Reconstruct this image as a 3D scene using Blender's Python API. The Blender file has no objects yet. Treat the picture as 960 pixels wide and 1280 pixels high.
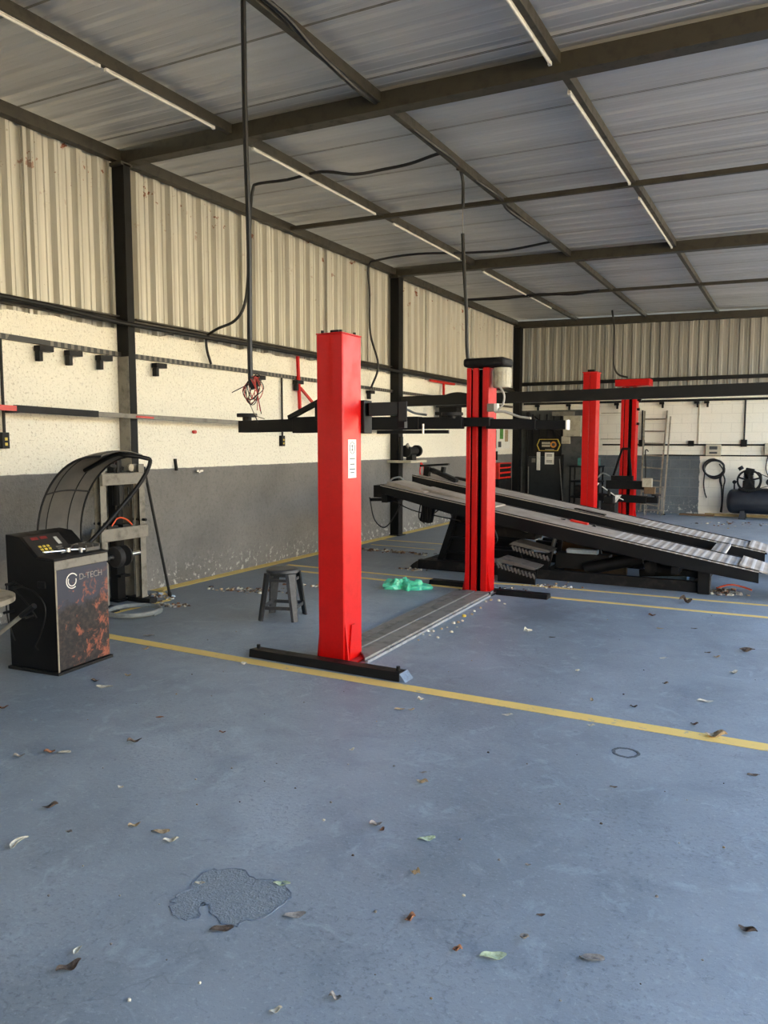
import bpy, math, random
from mathutils import Vector, Matrix
PI = math.pi
SC = bpy.context.scene
COL = SC.collection
random.seed(7)

# ------------------------------------------------------------------ camera, sky, sun, exposure
cam_d = bpy.data.cameras.new('camera')
cam_d.sensor_fit = 'VERTICAL'; cam_d.sensor_height = 32.0; cam_d.lens = 955.0 / 1280.0 * 32.0
cam_d.clip_start = 0.05; cam_d.clip_end = 300
cam = bpy.data.objects.new('camera', cam_d); COL.objects.link(cam)
cam.location = (6.105, 0.0, 1.6)
cam.rotation_euler = (PI/2 - math.radians(5.265), 0, math.radians(28.467))
SC.camera = cam

world = bpy.data.worlds.new('sky'); SC.world = world; world.use_nodes = True
wn = world.node_tree; wn.nodes.clear()
sky = wn.nodes.new('ShaderNodeTexSky'); sky.sky_type = 'NISHITA'
sky.sun_disc = False; sky.sun_elevation = math.radians(50); sky.sun_rotation = math.radians(-110)
sky.air_density = 1.2; sky.dust_density = 0.8; sky.ozone_density = 1.5
wbg = wn.nodes.new('ShaderNodeBackground'); wbg.inputs['Strength'].default_value = 0.85
wo = wn.nodes.new('ShaderNodeOutputWorld')
wn.links.new(sky.outputs[0], wbg.inputs[0]); wn.links.new(wbg.outputs[0], wo.inputs[0])

sun_d = bpy.data.lights.new('sun', 'SUN'); sun_d.energy = 15.0; sun_d.angle = math.radians(0.6)
sun_d.color = (1.0, 0.90, 0.74)
sun = bpy.data.objects.new('sun', sun_d); COL.objects.link(sun)
SUN_FROM = Vector((-0.62, -0.22, 0.80)).normalized()
sun.rotation_euler = SUN_FROM.to_track_quat('Z', 'Y').to_euler()

por_d = bpy.data.lights.new('sky_portal', 'AREA'); por_d.shape = 'RECTANGLE'; por_d.size = 21; por_d.size_y = 4.1
por_d.cycles.is_portal = True
por = bpy.data.objects.new('sky_portal', por_d); COL.objects.link(por)
por.location = (9.4, 7.5, 2.1)
por.rotation_euler = Vector((1, 0, 0)).to_track_quat('Z', 'Y').to_euler()
por.rotation_euler = (PI/2, 0, PI/2)

vs = SC.view_settings
vs.view_transform = 'Standard'; vs.look = 'None'; vs.gamma = 1.0; vs.use_curve_mapping = False
vs.exposure = 1.2
SC.cycles.max_bounces = 10; SC.cycles.diffuse_bounces = 6; SC.cycles.glossy_bounces = 4
SC.cycles.sample_clamp_indirect = 6.0
SC.cycles.caustics_reflective = False; SC.cycles.caustics_refractive = False

# ------------------------------------------------------------------ materials
def s2l(c):
    return tuple((v/12.92 if v <= .04045 else ((v+.055)/1.055)**2.4) for v in [x/255.0 for x in c])

class NT:
    """small helper round a material's node tree"""
    def __init__(s, name):
        s.m = bpy.data.materials.new(name); s.m.use_nodes = True
        s.t = s.m.node_tree; s.b = s.t.nodes['Principled BSDF']
        s.tc = s.t.nodes.new('ShaderNodeTexCoord')
        s.geo = s.t.nodes.new('ShaderNodeNewGeometry')
    def n(s, kind, **kw):
        nd = s.t.nodes.new(kind)
        for k, v in kw.items():
            if k in nd.inputs: nd.inputs[k].default_value = v
            else: setattr(nd, k, v)
        return nd
    def l(s, a, b): s.t.links.new(a, b)
    def noise(s, scale, detail=4, rough=.55, vec=None, dist=0.0):
        nd = s.n('ShaderNodeTexNoise'); nd.inputs['Scale'].default_value = scale
        nd.inputs['Detail'].default_value = detail; nd.inputs['Roughness'].default_value = rough
        nd.inputs['Distortion'].default_value = dist
        s.l(vec if vec is not None else s.geo.outputs['Position'], nd.inputs['Vector'])
        return nd.outputs['Fac']
    def ramp(s, fac, a, b):
        nd = s.n('ShaderNodeMapRange'); nd.inputs['From Min'].default_value = a; nd.inputs['From Max'].default_value = b
        nd.clamp = True; s.l(fac, nd.inputs['Value']); return nd.outputs['Result']
    def mix(s, fac, a, b, mode='MIX'):
        nd = s.n('ShaderNodeMix'); nd.data_type = 'RGBA'; nd.blend_type = mode
        if isinstance(fac, (int, float)): nd.inputs[0].default_value = fac
        else: s.l(fac, nd.inputs[0])
        for i, v in ((6, a), (7, b)):
            if isinstance(v, tuple): nd.inputs[i].default_value = (*v[:3], 1)
            else: s.l(v, nd.inputs[i])
        return nd.outputs[2]
    def math(s, op, a, b=None, clamp=False):
        nd = s.n('ShaderNodeMath', operation=op); nd.use_clamp = clamp
        for i, v in ((0, a), (1, b)):
            if v is None: continue
            if isinstance(v, (int, float)): nd.inputs[i].default_value = v
            else: s.l(v, nd.inputs[i])
        return nd.outputs[0]
    def map(s, scale, rot=(0,0,0)):
        nd = s.n('ShaderNodeMapping'); nd.inputs['Scale'].default_value = scale; nd.inputs['Rotation'].default_value = rot
        s.l(s.geo.outputs['Position'], nd.inputs['Vector']); return nd.outputs[0]
    def bump(s, h, strength=.3, dist=.01):
        nd = s.n('ShaderNodeBump'); nd.inputs['Strength'].default_value = strength; nd.inputs['Distance'].default_value = dist
        s.l(h, nd.inputs['Height']); s.l(nd.outputs[0], s.b.inputs['Normal'])
    def set(s, color=None, rough=None, metal=None, spec=None, coat=None):
        for key, v in (('Base Color', color), ('Roughness', rough), ('Metallic', metal), ('Specular IOR Level', spec), ('Coat Weight', coat)):
            if v is None: continue
            if isinstance(v, tuple): s.b.inputs[key].default_value = (*v[:3], 1)
            elif isinstance(v, (int, float)): s.b.inputs[key].default_value = v
            else: s.l(v, s.b.inputs[key])
        return s.m

def worn(name, c, c2=None, rough=.5, metal=0.0, scale=9, lo=.5, hi=.72, bump=.1, spec=.5, coat=None, fine=60):
    """base colour c with patches of a second colour c2 (dust, wear, rust)"""
    k = NT(name); c = s2l(c); c2 = s2l(c2) if c2 else tuple(v*.7 for v in c)
    f = k.ramp(k.noise(scale, 6, .65), lo, hi)
    g = k.noise(fine, 3)
    col = k.mix(f, c, c2)
    col = k.mix(k.math('MULTIPLY', k.ramp(g, .4, .8), .25), col, tuple(v*.6 for v in c))
    if bump: k.bump(g, bump, .004)
    r = k.math('ADD', k.math('MULTIPLY', f, .2), rough, True)
    return k.set(col, r, metal, spec, coat)

M = {}
def build_materials():
    # painted concrete floor
    k = NT('floor_paint')
    big = k.noise(.55, 5, .6); mid = k.noise(2.6, 6, .65, dist=.4); fine = k.noise(48, 6, .7); sp = k.noise(150, 3, .6)
    base = k.mix(k.ramp(big, .35, .68), s2l((122, 133, 142)), s2l((149, 160, 169)))
    base = k.mix(k.math('MULTIPLY', k.ramp(mid, .48, .66), .35), base, s2l((95, 108, 120)))
    base = k.mix(k.math('MULTIPLY', k.ramp(k.noise(5.5, 7, .7, dist=1.2), .55, .66), .45), base, s2l((160, 174, 184)))
    base = k.mix(k.math('MULTIPLY', k.ramp(k.noise(9, 8, .75, dist=.6), .62, .74), .5), base, s2l((82, 94, 104)))
    base = k.mix(k.math('MULTIPLY', k.math('MULTIPLY', k.ramp(fine, .53, .66), k.ramp(k.noise(1.7, 4), .35, .62)), .55), base, s2l((82, 90, 100)))
    base = k.mix(k.math('MULTIPLY', k.ramp(k.noise(60, 5, .7), .57, .66), .35), base, s2l((176, 186, 194)))
    base = k.mix(k.math('MULTIPLY', k.ramp(k.noise(14, 8, .8, dist=.8), .60, .64), .45), base, s2l((88, 98, 108)))
    base = k.mix(k.math('MULTIPLY', k.ramp(sp, .66, .70), .7), base, s2l((70, 76, 84)))
    # oil stain near the second post (fixed shape in the floor)
    st = k.n('ShaderNodeVectorMath', operation='DISTANCE'); k.l(k.geo.outputs['Position'], st.inputs[0]); st.inputs[1].default_value = (4.0, 6.9, 0)
    stf = k.math('MULTIPLY', k.ramp(k.math('ADD', st.outputs['Value'], k.math('MULTIPLY', k.noise(4.5, 5, .7), 1.1)), 1.15, .75), .5)
    base = k.mix(stf, base, s2l((70, 76, 86)))
    # greyer, darker tone towards the left wall
    sx = k.n('ShaderNodeSeparateXYZ'); k.l(k.geo.outputs['Position'], sx.inputs[0])
    dw = k.math('MULTIPLY', k.ramp(k.math('ADD', sx.outputs['X'], k.math('MULTIPLY', k.noise(1.5, 4), 1.0)), 2.6, .6), .55)
    base = k.mix(dw, base, s2l((100, 101, 99)))
    # hairline cracks
    vo = k.n('ShaderNodeTexVoronoi'); vo.feature = 'DISTANCE_TO_EDGE'; vo.inputs['Scale'].default_value = .42
    wv = k.n('ShaderNodeVectorMath', operation='ADD'); k.l(k.geo.outputs['Position'], wv.inputs[0])
    nn = k.n('ShaderNodeTexNoise'); nn.inputs['Scale'].default_value = 2.2; nn.inputs['Detail'].default_value = 6; k.l(k.geo.outputs['Position'], nn.inputs['Vector'])
    k.l(nn.outputs['Color'], wv.inputs[1]); k.l(wv.outputs[0], vo.inputs['Vector'])
    cr = k.math('MULTIPLY', k.ramp(vo.outputs['Distance'], .0035, .0), k.ramp(k.noise(.8, 2), .5, .58))
    base = k.mix(k.math('MULTIPLY', cr, .28), base, s2l((78, 84, 94)))
    k.bump(k.math('ADD', k.math('MULTIPLY', fine, .5), k.math('MULTIPLY', mid, .8)), .35, .012)
    M['floor'] = k.set(base, k.math('ADD', k.math('MULTIPLY', big, .3), .36), 0.0, .45)

    # rough plaster wall, white above 1.3 m, grey below
    def wallmat(name, white, grey, zline, bump, blocks=False, xswitch=None):
        k = NT(name)
        sx = k.n('ShaderNodeSeparateXYZ'); k.l(k.geo.outputs['Position'], sx.inputs[0])
        z = k.math('ADD', sx.outputs['Z'], k.math('MULTIPLY', k.math('SUBTRACT', k.noise(7, 3), .5), .02))
        f = k.ramp(z, zline - .004, zline + .004)
        if xswitch is not None:      # white all the way down to the right of this point
            f = k.math('MAXIMUM', f, k.ramp(k.math('ADD', sx.outputs['X'], k.math('MULTIPLY', k.math('SUBTRACT', k.noise(9, 4), .5), .05)), xswitch-.006, xswitch+.006))
        rough = k.noise(22, 6, .62); fine = k.noise(75, 3)
        w = k.mix(k.math('MULTIPLY', k.ramp(rough, .60, .72), .45), s2l(white), s2l(tuple(v*.72 for v in white)))
        w = k.mix(k.math('MULTIPLY', k.ramp(k.noise(42, 6, .72), .55, .64), .6 if not blocks else .12), w, s2l((150, 138, 110)))
        w = k.mix(k.math('MULTIPLY', k.ramp(k.noise(2, 4), .55, .75), .25), w, s2l(tuple(v*.85 for v in white)))
        g = k.mix(k.ramp(k.noise(1.3, 5), .35, .7), s2l(grey), s2l(tuple(v*1.18 for v in grey)))
        g = k.mix(k.math('MULTIPLY', k.ramp(fine, .66, .74), .6), g, s2l((178, 176, 168)))
        g = k.mix(k.math('MULTIPLY', k.ramp(rough, .5, .7), .35), g, s2l(tuple(v*.72 for v in grey)))
        # peeled flecks near the foot of the wall
        low = k.ramp(sx.outputs['Z'], .35, .02)
        g = k.mix(k.math('MULTIPLY', low, k.ramp(k.noise(13, 5, .7), .56, .6)), g, s2l((180, 180, 172)))
        col = k.mix(f, g, w)
        if blocks:
            br = k.n('ShaderNodeTexBrick'); br.inputs['Scale'].default_value = 1.0
            br.inputs['Brick Width'].default_value = .4; br.inputs['Row Height'].default_value = .2; br.inputs['Mortar Size'].default_value = .006
            cx = k.n('ShaderNodeCombineXYZ'); k.l(sx.outputs['X'], cx.inputs[0]); k.l(sx.outputs['Z'], cx.inputs[1]); k.l(cx.outputs[0], br.inputs['Vector'])
            col = k.mix(k.math('MULTIPLY', br.outputs['Fac'], .22), col, s2l((150, 145, 132)))
            h = k.math('SUBTRACT', rough, br.outputs['Fac'])
        else:
            h = k.math('ADD', rough, k.math('MULTIPLY', fine, .5))
        k.bump(h, bump, .02)
        return k.set(col, .85, 0.0, .25)
    M['wall_left'] = wallmat('rough_painted_plaster', (233, 229, 214), (107, 106, 103), 1.305, .9)
    M['wall_back'] = wallmat('painted_block_wall', (228, 224, 210), (84, 90, 94), 1.29, .25, True, 4.2)
    M['white_wall'] = worn('plain_wall', (120, 118, 112), (96, 94, 90), .85)

    # sheet metal
    def sheet(name, c, dirt, rust, rough, along):
        k = NT(name)
        v = k.map((.10, 4, 4) if along == 'x' else (6, 6, .3))
        streak = k.noise(1.0, 5, .6, v)
        col = k.mix(k.ramp(streak, .38, .7), s2l(c), s2l(dirt))
        col = k.mix(k.math('MULTIPLY', k.ramp(k.noise(1.1, 4), .45, .75), .35), col, s2l(dirt))
        if rust:
            sx = k.n('ShaderNodeSeparateXYZ'); k.l(k.geo.outputs['Position'], sx.inputs[0])
            hi = k.ramp(sx.outputs['Z'], 3.7, 4.25)
            col = k.mix(k.math('MULTIPLY', k.ramp(k.noise(6.5, 4, .7), .63, .66), hi), col, s2l((128, 72, 44)))
            col = k.mix(k.math('MULTIPLY', k.ramp(k.noise(17, 3, .7), .70, .73), .7), col, s2l((120, 108, 84)))
        k.bump(k.noise(3, 3), .12, .02)
        return k.set(col, rough, .25, .5)
    M['clad_left'] = sheet('cladding_sheet', (200, 198, 188), (166, 163, 152), True, .5, 'z')
    M['clad_back'] = sheet('cladding_sheet_back', (158, 157, 150), (132, 131, 125), False, .55, 'z')
    M['roof'] = sheet('roof_sheet', (198, 199, 200), (180, 181, 182), False, .45, 'x')

    M['steel'] = worn('dark_painted_steel', (54, 50, 39), (38, 36, 30), .55, bump=.08)
    M['steel_dark'] = worn('black_painted_steel', (16, 16, 15), (32, 31, 28), .55, bump=.08, spec=.3)
    M['column_black'] = worn('column_black_paint', (10, 10, 9), (20, 19, 17), .6, bump=.05, spec=.25)
    M['steel_grey'] = worn('grey_painted_steel', (122, 118, 108), (84, 80, 72), .55)
    M['red'] = worn('red_gloss_paint', (190, 4, 2), (176, 3, 1), .34, spec=.36, coat=0.0, bump=.03, lo=.45, hi=.8)
    M['red_old'] = worn('red_worn_paint', (190, 30, 18), (110, 30, 22), .38, lo=.55, hi=.75, bump=.05)
    M['black'] = worn('black_paint', (8, 8, 9), (20, 19, 18), .5, bump=.06, spec=.25)
    M['black_dusty'] = worn('black_dusty_paint', (14, 13, 13), (52, 48, 44), .65, lo=.5, hi=.75, bump=.1, spec=.25)
    M['wedge'] = worn('dusty_tread_plate', (92, 88, 84), (50, 48, 46), .6)
    M['rubber'] = worn('black_rubber', (13, 13, 14), (30, 29, 28), .75, bump=.1)
    M['cable'] = worn('black_cable', (9, 9, 10), (22, 22, 22), .5, bump=0)
    M['grey_cable'] = worn('grey_cable', (170, 168, 160), (130, 128, 120), .5, bump=0)
    M['red_wire'] = worn('red_wire', (170, 50, 38), (120, 40, 32), .5, bump=0)
    M['chrome'] = worn('bare_steel', (190, 190, 188), (130, 128, 124), .28, 1.0, bump=.02)
    M['alu'] = worn('dull_aluminium', (150, 142, 126), (108, 100, 86), .5, .5, bump=.05)
    M['hood'] = worn('grey_plastic', (70, 68, 65), (92, 88, 82), .5, scale=3, lo=.4, hi=.7, bump=.05)
    M['stool'] = worn('dark_plastic', (50, 52, 54), (78, 79, 79), .5, scale=20, bump=.05)
    M['tube'] = worn('lamp_tube', (222, 220, 210), (200, 198, 188), .35, bump=0)
    M['white'] = worn('white_plastic', (222, 220, 212), (198, 195, 185), .5, bump=0)
    M['cream'] = worn('cream_paint', (176, 170, 150), (140, 134, 118), .55)
    M['paper'] = worn('paper', (228, 226, 216), (214, 211, 200), .8, bump=0)
    M['ink'] = worn('printed_ink', (60, 62, 64), (80, 80, 80), .7, bump=0)
    M['green'] = worn('green_print', (84, 140, 60), (60, 110, 50), .7, bump=0)
    M['yellow'] = worn('yellow_key', (200, 176, 70), (170, 150, 60), .5, bump=0)
    M['red_led'] = worn('red_digits', (120, 40, 36), (90, 34, 32), .4, bump=0)
    M['orange'] = worn('orange_print', (214, 140, 46), (180, 110, 40), .6, bump=0)
    M['teal'] = worn('teal_plastic', (50, 112, 104), (40, 84, 80), .5)
    M['wood'] = worn('old_wood', (108, 84, 58), (70, 56, 42), .8, scale=5)
    M['light_wood'] = worn('light_wood', (170, 150, 108), (130, 110, 76), .8)
    M['pale_blue'] = worn('pale_blue_foam', (170, 190, 206), (140, 158, 174), .7)
    M['orange_hose'] = worn('orange_hose', (206, 84, 48), (160, 70, 44), .5, bump=0)
    M['grey_hose'] = worn('grey_hose', (120, 126, 126), (90, 94, 94), .5, bump=0)
    M['tank'] = worn('dark_blue_tank', (24, 28, 36), (40, 45, 52), .42, bump=.05)
    M['front_yard'] = worn('sandy_ground', (206, 182, 140), (184, 160, 120), .9, scale=.6)
    M['bounce_wall'] = worn('bounce_wall_cream', (238, 220, 184), (226, 206, 170), .9, scale=.5)
    M['yard'] = worn('yard_paving', (112, 104, 92), (96, 90, 80), .9, scale=.6)
    # runway deck: dusty plate
    k = NT('runway_deck')
    f = k.ramp(k.noise(3.5, 6, .65), .35, .75)
    dk = k.mix(f, s2l((172, 163, 152)), s2l((128, 119, 110)))
    sx = k.n('ShaderNodeSeparateXYZ'); k.l(k.geo.outputs['Position'], sx.inputs[0])
    wav = k.math('SINE', k.math('MULTIPLY', sx.outputs['X'], 78.0))
    on = k.ramp(sx.outputs['X'], 4.3, 4.34)
    dk = k.mix(k.math('MULTIPLY', k.math('MULTIPLY', k.ramp(wav, .2, .6), on), .55), dk, s2l((212, 210, 208)))
    k.bump(k.math('MULTIPLY', wav, on), .3, .006)
    M['deck'] = k.set(dk, .6, .15, .4)
    # yellow floor paint, worn through
    k = NT('yellow_floor_paint')
    a = k.ramp(k.noise(14, 7, .72), .58, .66)
    yl = k.mix(k.math('MULTIPLY', a, .7), s2l((232, 200, 116)), s2l((150, 152, 146)))
    yl = k.mix(k.math('MULTIPLY', k.ramp(k.noise(3, 4), .45, .7), .4), yl, s2l((206, 180, 112)))
    M['yellow_line'] = k.set(yl, .6, 0.0, .4)
    # rusted printed front of the balancer
    k = NT('rusted_front')
    sx = k.n('ShaderNodeSeparateXYZ'); k.l(k.geo.outputs['Position'], sx.inputs[0])
    blue = k.mix(k.noise(6, 4), s2l((40, 44, 56)), s2l((54, 57, 70)))
    blk = k.mix(k.ramp(k.noise(30, 5, .7), .45, .65), s2l((20, 20, 22)), s2l((58, 48, 44)))
    lowf = k.ramp(k.math('ADD', sx.outputs['Z'], k.math('MULTIPLY', k.math('SUBTRACT', k.noise(5, 5, .7), .5), .35)), .5, .44)
    col = k.mix(lowf, blue, blk)
    rn = k.noise(9, 7, .75, dist=.5)
    side = k.ramp(sx.outputs['Y'], 3.5, 3.95)
    rf = k.ramp(k.math('ADD', rn, k.math('MULTIPLY', side, .13)), .60, .68)
    rf = k.math('MULTIPLY', rf, k.ramp(sx.outputs['Z'], .7, .6))
    col = k.mix(rf, col, k.mix(k.noise(24, 4), s2l((112, 58, 40)), s2l((160, 96, 72))))
    k.bump(rn, .15, .005)
    M['rust_front'] = k.set(col, .5, 0.0, .45)
    # rough patch where floor paint has come off
    k = NT('peeled_floor'); n1 = k.noise(60, 5, .7); n2 = k.noise(140, 3)
    c = k.mix(k.ramp(n1, .3, .7), s2l((116, 128, 138)), s2l((142, 153, 162)))
    k.bump(k.math('ADD', n1, n2), .9, .012)
    M['peeled'] = k.set(c, .7, 0.0, .3)
    for nm, c, c2 in (('leaf_tan', (176, 158, 128), (130, 108, 80)), ('leaf_brown', (122, 86, 62), (84, 60, 46)), ('leaf_rust', (156, 112, 84), (112, 78, 60)),
                      ('leaf_pale', (206, 202, 186), (168, 160, 138)), ('leaf_green', (186, 200, 170), (150, 164, 128)), ('leaf_grey', (150, 146, 140), (108, 102, 96)),
                      ('leaf_dark', (104, 90, 78), (58, 50, 46))):
        M[nm] = worn(nm, c, c2, .75, scale=70, lo=.4, hi=.65, bump=.2, spec=.2)
    # green plastic bag
    k = NT('green_bag_film'); c = k.mix(k.noise(30, 4), s2l((60, 190, 150)), s2l((110, 220, 180)))
    M['bag'] = k.set(c, .3, 0.0, .5)
build_materials()

# ------------------------------------------------------------------ mesh helpers
WM = {}
def catmull(pts, k=6):
    pts = [Vector(p) for p in pts]
    if len(pts) < 3 or k <= 1: return pts
    P = [pts[0]*2 - pts[1]] + pts + [pts[-1]*2 - pts[-2]]
    out = []
    for i in range(1, len(P)-2):
        a, b, c, d = P[i-1], P[i], P[i+1], P[i+2]
        for j in range(k):
            t = j/k
            out.append(.5*((2*b) + (c-a)*t + (2*a-5*b+4*c-d)*t*t + (-a+3*b-3*c+d)*t**3))
    out.append(pts[-1]); return out

class MB:
    def __init__(s): s.v = []; s.f = []
    def add(s, vs, fs):
        o = len(s.v); s.v += [Vector(p) for p in vs]; s.f += [tuple(o+i for i in f) for f in fs]; return s
    def box(s, x0, x1, y0, y1, z0, z1):
        return s.add([(x0,y0,z0),(x1,y0,z0),(x1,y1,z0),(x0,y1,z0),(x0,y0,z1),(x1,y0,z1),(x1,y1,z1),(x0,y1,z1)],
                     [(3,2,1,0),(4,5,6,7),(0,1,5,4),(1,2,6,5),(2,3,7,6),(3,0,4,7)])
    def bar(s, p, q, w, h, up=(0,0,1)):
        """box section from p to q, w across, h along 'up'"""
        p = Vector(p); q = Vector(q); d = (q-p).normalized(); u = Vector(up)
        sd = d.cross(u)
        if sd.length < 1e-4: sd = d.cross(Vector((1,0,0)))
        sd.normalize(); u = sd.cross(d).normalized()
        vs = [b + sd*(w/2*i) + u*(h/2*j) for b in (p, q) for i, j in ((-1,-1),(1,-1),(1,1),(-1,1))]
        return s.add(vs, [(3,2,1,0),(4,5,6,7),(0,1,5,4),(1,2,6,5),(2,3,7,6),(3,0,4,7)])
    def cyl(s, p, q, r, r2=None, n=16):
        p = Vector(p); q = Vector(q); r2 = r if r2 is None else r2; d = (q-p).normalized()
        a = d.orthogonal().normalized(); b = d.cross(a)
        vs = []
        for c, rr in ((p, r), (q, r2)):
            for i in range(n):
                t = 2*PI*i/n; vs.append(c + a*(rr*math.cos(t)) + b*(rr*math.sin(t)))
        fs = [(i, (i+1) % n, n+(i+1) % n, n+i) for i in range(n)] + [tuple(range(n-1, -1, -1)), tuple(range(n, 2*n))]
        return s.add(vs, fs)
    def tube(s, pts, r, n=8, k=6):
        pts = catmull(pts, k); rings = []; prev = None
        for i, p in enumerate(pts):
            d = (pts[min(i+1, len(pts)-1)] - pts[max(i-1, 0)]).normalized()
            if prev is None: a = d.orthogonal().normalized()
            else:
                a = prev - d*prev.dot(d); a = a.normalized() if a.length > 1e-6 else d.orthogonal().normalized()
            prev = a; b = d.cross(a)
            rings.append([p + a*(r*math.cos(2*PI*j/n)) + b*(r*math.sin(2*PI*j/n)) for j in range(n)])
        vs = [v for rg in rings for v in rg]; fs = []
        for i in range(len(rings)-1):
            for j in range(n): fs.append((i*n+j, i*n+(j+1) % n, (i+1)*n+(j+1) % n, (i+1)*n+j))
        fs.append(tuple(range(n-1, -1, -1))); fs.append(tuple(range((len(rings)-1)*n, len(rings)*n)))
        return s.add(vs, fs)
    def prism(s, poly, axis, a, b):
        """polygon in the plane perpendicular to axis, extruded from a to b.  axis 'y': poly is (x,z); 'x': (y,z); 'z': (x,y)"""
        def P(u, w, t): return {'y': (u, t, w), 'x': (t, u, w), 'z': (u, w, t)}[axis]
        n = len(poly); vs = [P(u, w, a) for u, w in poly] + [P(u, w, b) for u, w in poly]
        fs = [(i, (i+1) % n, n+(i+1) % n, n+i) for i in range(n)] + [tuple(range(n-1, -1, -1)), tuple(range(n, 2*n))]
        return s.add(vs, fs)
    def lathe(s, prof, c, axis=(0,0,1), n=24):
        """prof: list of (radius, height along axis)"""
        c = Vector(c); d = Vector(axis).normalized(); a = d.orthogonal().normalized(); b = d.cross(a); vs = []
        for r, h in prof:
            for i in range(n):
                t = 2*PI*i/n; vs.append(c + d*h + a*(r*math.cos(t)) + b*(r*math.sin(t)))
        fs = []
        for k in range(len(prof)-1):
            for i in range(n): fs.append((k*n+i, k*n+(i+1) % n, (k+1)*n+(i+1) % n, (k+1)*n+i))
        fs.append(tuple(range(n-1, -1, -1))); fs.append(tuple(range((len(prof)-1)*n, len(prof)*n)))
        return s.add(vs, fs)
    def sheet(s, P, nu, nv, th=0.0):
        """grid surface P(u,v) with real thickness th"""
        vs = [Vector(P(i/nu, j/nv)) for i in range(nu+1) for j in range(nv+1)]
        idx = lambda i, j: i*(nv+1)+j
        fs = [(idx(i,j), idx(i+1,j), idx(i+1,j+1), idx(i,j+1)) for i in range(nu) for j in range(nv)]
        if not th: return s.add(vs, fs)
        nrm = [Vector((0,0,0)) for _ in vs]
        for f in fs:
            n_ = (vs[f[1]]-vs[f[0]]).cross(vs[f[3]]-vs[f[0]])
            for i in f: nrm[i] += n_
        N = len(vs)
        vs2 = [v - (n_.normalized() if n_.length > 0 else Vector((0,0,1)))*th for v, n_ in zip(vs, nrm)]
        fs2 = [tuple(N+i for i in reversed(f)) for f in fs]
        edge = [idx(i,0) for i in range(nu+1)] + [idx(nu,j) for j in range(1,nv+1)] + [idx(i,nv) for i in range(nu-1,-1,-1)] + [idx(0,j) for j in range(nv-1,0,-1)]
        fs3 = [(edge[(i+1) % len(edge)], edge[i], N+edge[i], N+edge[(i+1) % len(edge)]) for i in range(len(edge))]
        return s.add(vs+vs2, fs+fs2+fs3)
    def build(s, name, mat, parent=None, bev=0.0, smooth=True, loc=None, local=False, angle=35):
        me = bpy.data.meshes.new(name)
        vs = s.v
        o = bpy.data.objects.new(name, me)
        if parent is not None:
            o.parent = parent; WM[o] = WM[parent]
            if not local:
                inv = WM[parent].inverted(); vs = [inv @ v for v in vs]
        else:
            if loc is None:
                xs = [v.x for v in vs]; ys = [v.y for v in vs]; zs = [v.z for v in vs]
                loc = ((min(xs)+max(xs))/2, (min(ys)+max(ys))/2, min(zs))
            L = Vector(loc); vs = [v-L for v in vs]; o.location = L; WM[o] = Matrix.Translation(L)
        me.from_pydata([tuple(v) for v in vs], [], s.f); me.validate()
        import bmesh
        b = bmesh.new(); b.from_mesh(me); bmesh.ops.recalc_face_normals(b, faces=b.faces); b.to_mesh(me); b.free()
        me.materials.append(M[mat] if isinstance(mat, str) else mat)
        if smooth:
            for p in me.polygons: p.use_smooth = True
            me.set_sharp_from_angle(angle=math.radians(angle))
        COL.objects.link(o)
        if bev:
            m = o.modifiers.new('bevel', 'BEVEL'); m.width = bev; m.segments = 2; m.limit_method = 'ANGLE'; m.angle_limit = math.radians(40)
        return o

def tag(o, label=None, cat=None, group=None, kind=None):
    if label: o['label'] = label
    if cat: o['category'] = cat
    if group: o['group'] = group
    if kind: o['kind'] = kind
    return o
def thing(name, label, cat, loc=(0,0,0), rz=0.0, group=None):
    o = bpy.data.objects.new(name, None); o.empty_display_size = .1; COL.objects.link(o)
    o.location = loc; o.rotation_euler = (0, 0, rz)
    WM[o] = Matrix.Translation(Vector(loc)) @ Matrix.Rotation(rz, 4, 'Z')
    return tag(o, label, cat, group)
def struct(name, mb, mat, label=None, **kw):
    return tag(mb.build(name, mat, **kw), label, None, None, 'structure')
def dup(root, loc, label=None, rz=None, group=None):
    def cp(o, par):
        c = o.copy(); COL.objects.link(c); c.parent = par; WM[c] = WM[o]
        for ch in o.children: cp(ch, c)
        return c
    r = cp(root, None); r.location = loc
    if rz is not None: r.rotation_euler = (0, 0, rz)
    if label: r['label'] = label
    if group: r['group'] = group
    return r
def text_mesh(name, txt, size, mat, parent, origin, xdir, ydir, depth=.0015, align='CENTER', sx=1.0):
    """lettering as a mesh standing on the plane spanned by xdir, ydir (world space)"""
    cu = bpy.data.curves.new(name, 'FONT'); cu.body = txt; cu.size = size; cu.extrude = depth; cu.align_x = align; cu.align_y = 'CENTER'
    tmp = bpy.data.objects.new(name+'_src', cu); COL.objects.link(tmp)
    bpy.context.view_layer.update()
    me = bpy.data.meshes.new_from_object(tmp.evaluated_get(bpy.context.evaluated_depsgraph_get()))
    bpy.data.objects.remove(tmp)
    x = Vector(xdir).normalized(); y = Vector(ydir).normalized(); z = x.cross(y); O = Vector(origin)
    inv = WM[parent].inverted()
    for v in me.vertices: v.co = inv @ (O + x*(v.co.x*sx) + y*v.co.y + z*v.co.z)
    me.materials.clear(); me.materials.append(M[mat])
    o = bpy.data.objects.new(name, me); o.parent = parent; WM[o] = WM[parent]; COL.objects.link(o)
    return o

# roof height (beam underside level) falls a little away from the left wall
def rz_(x): return -0.024*x

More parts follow.
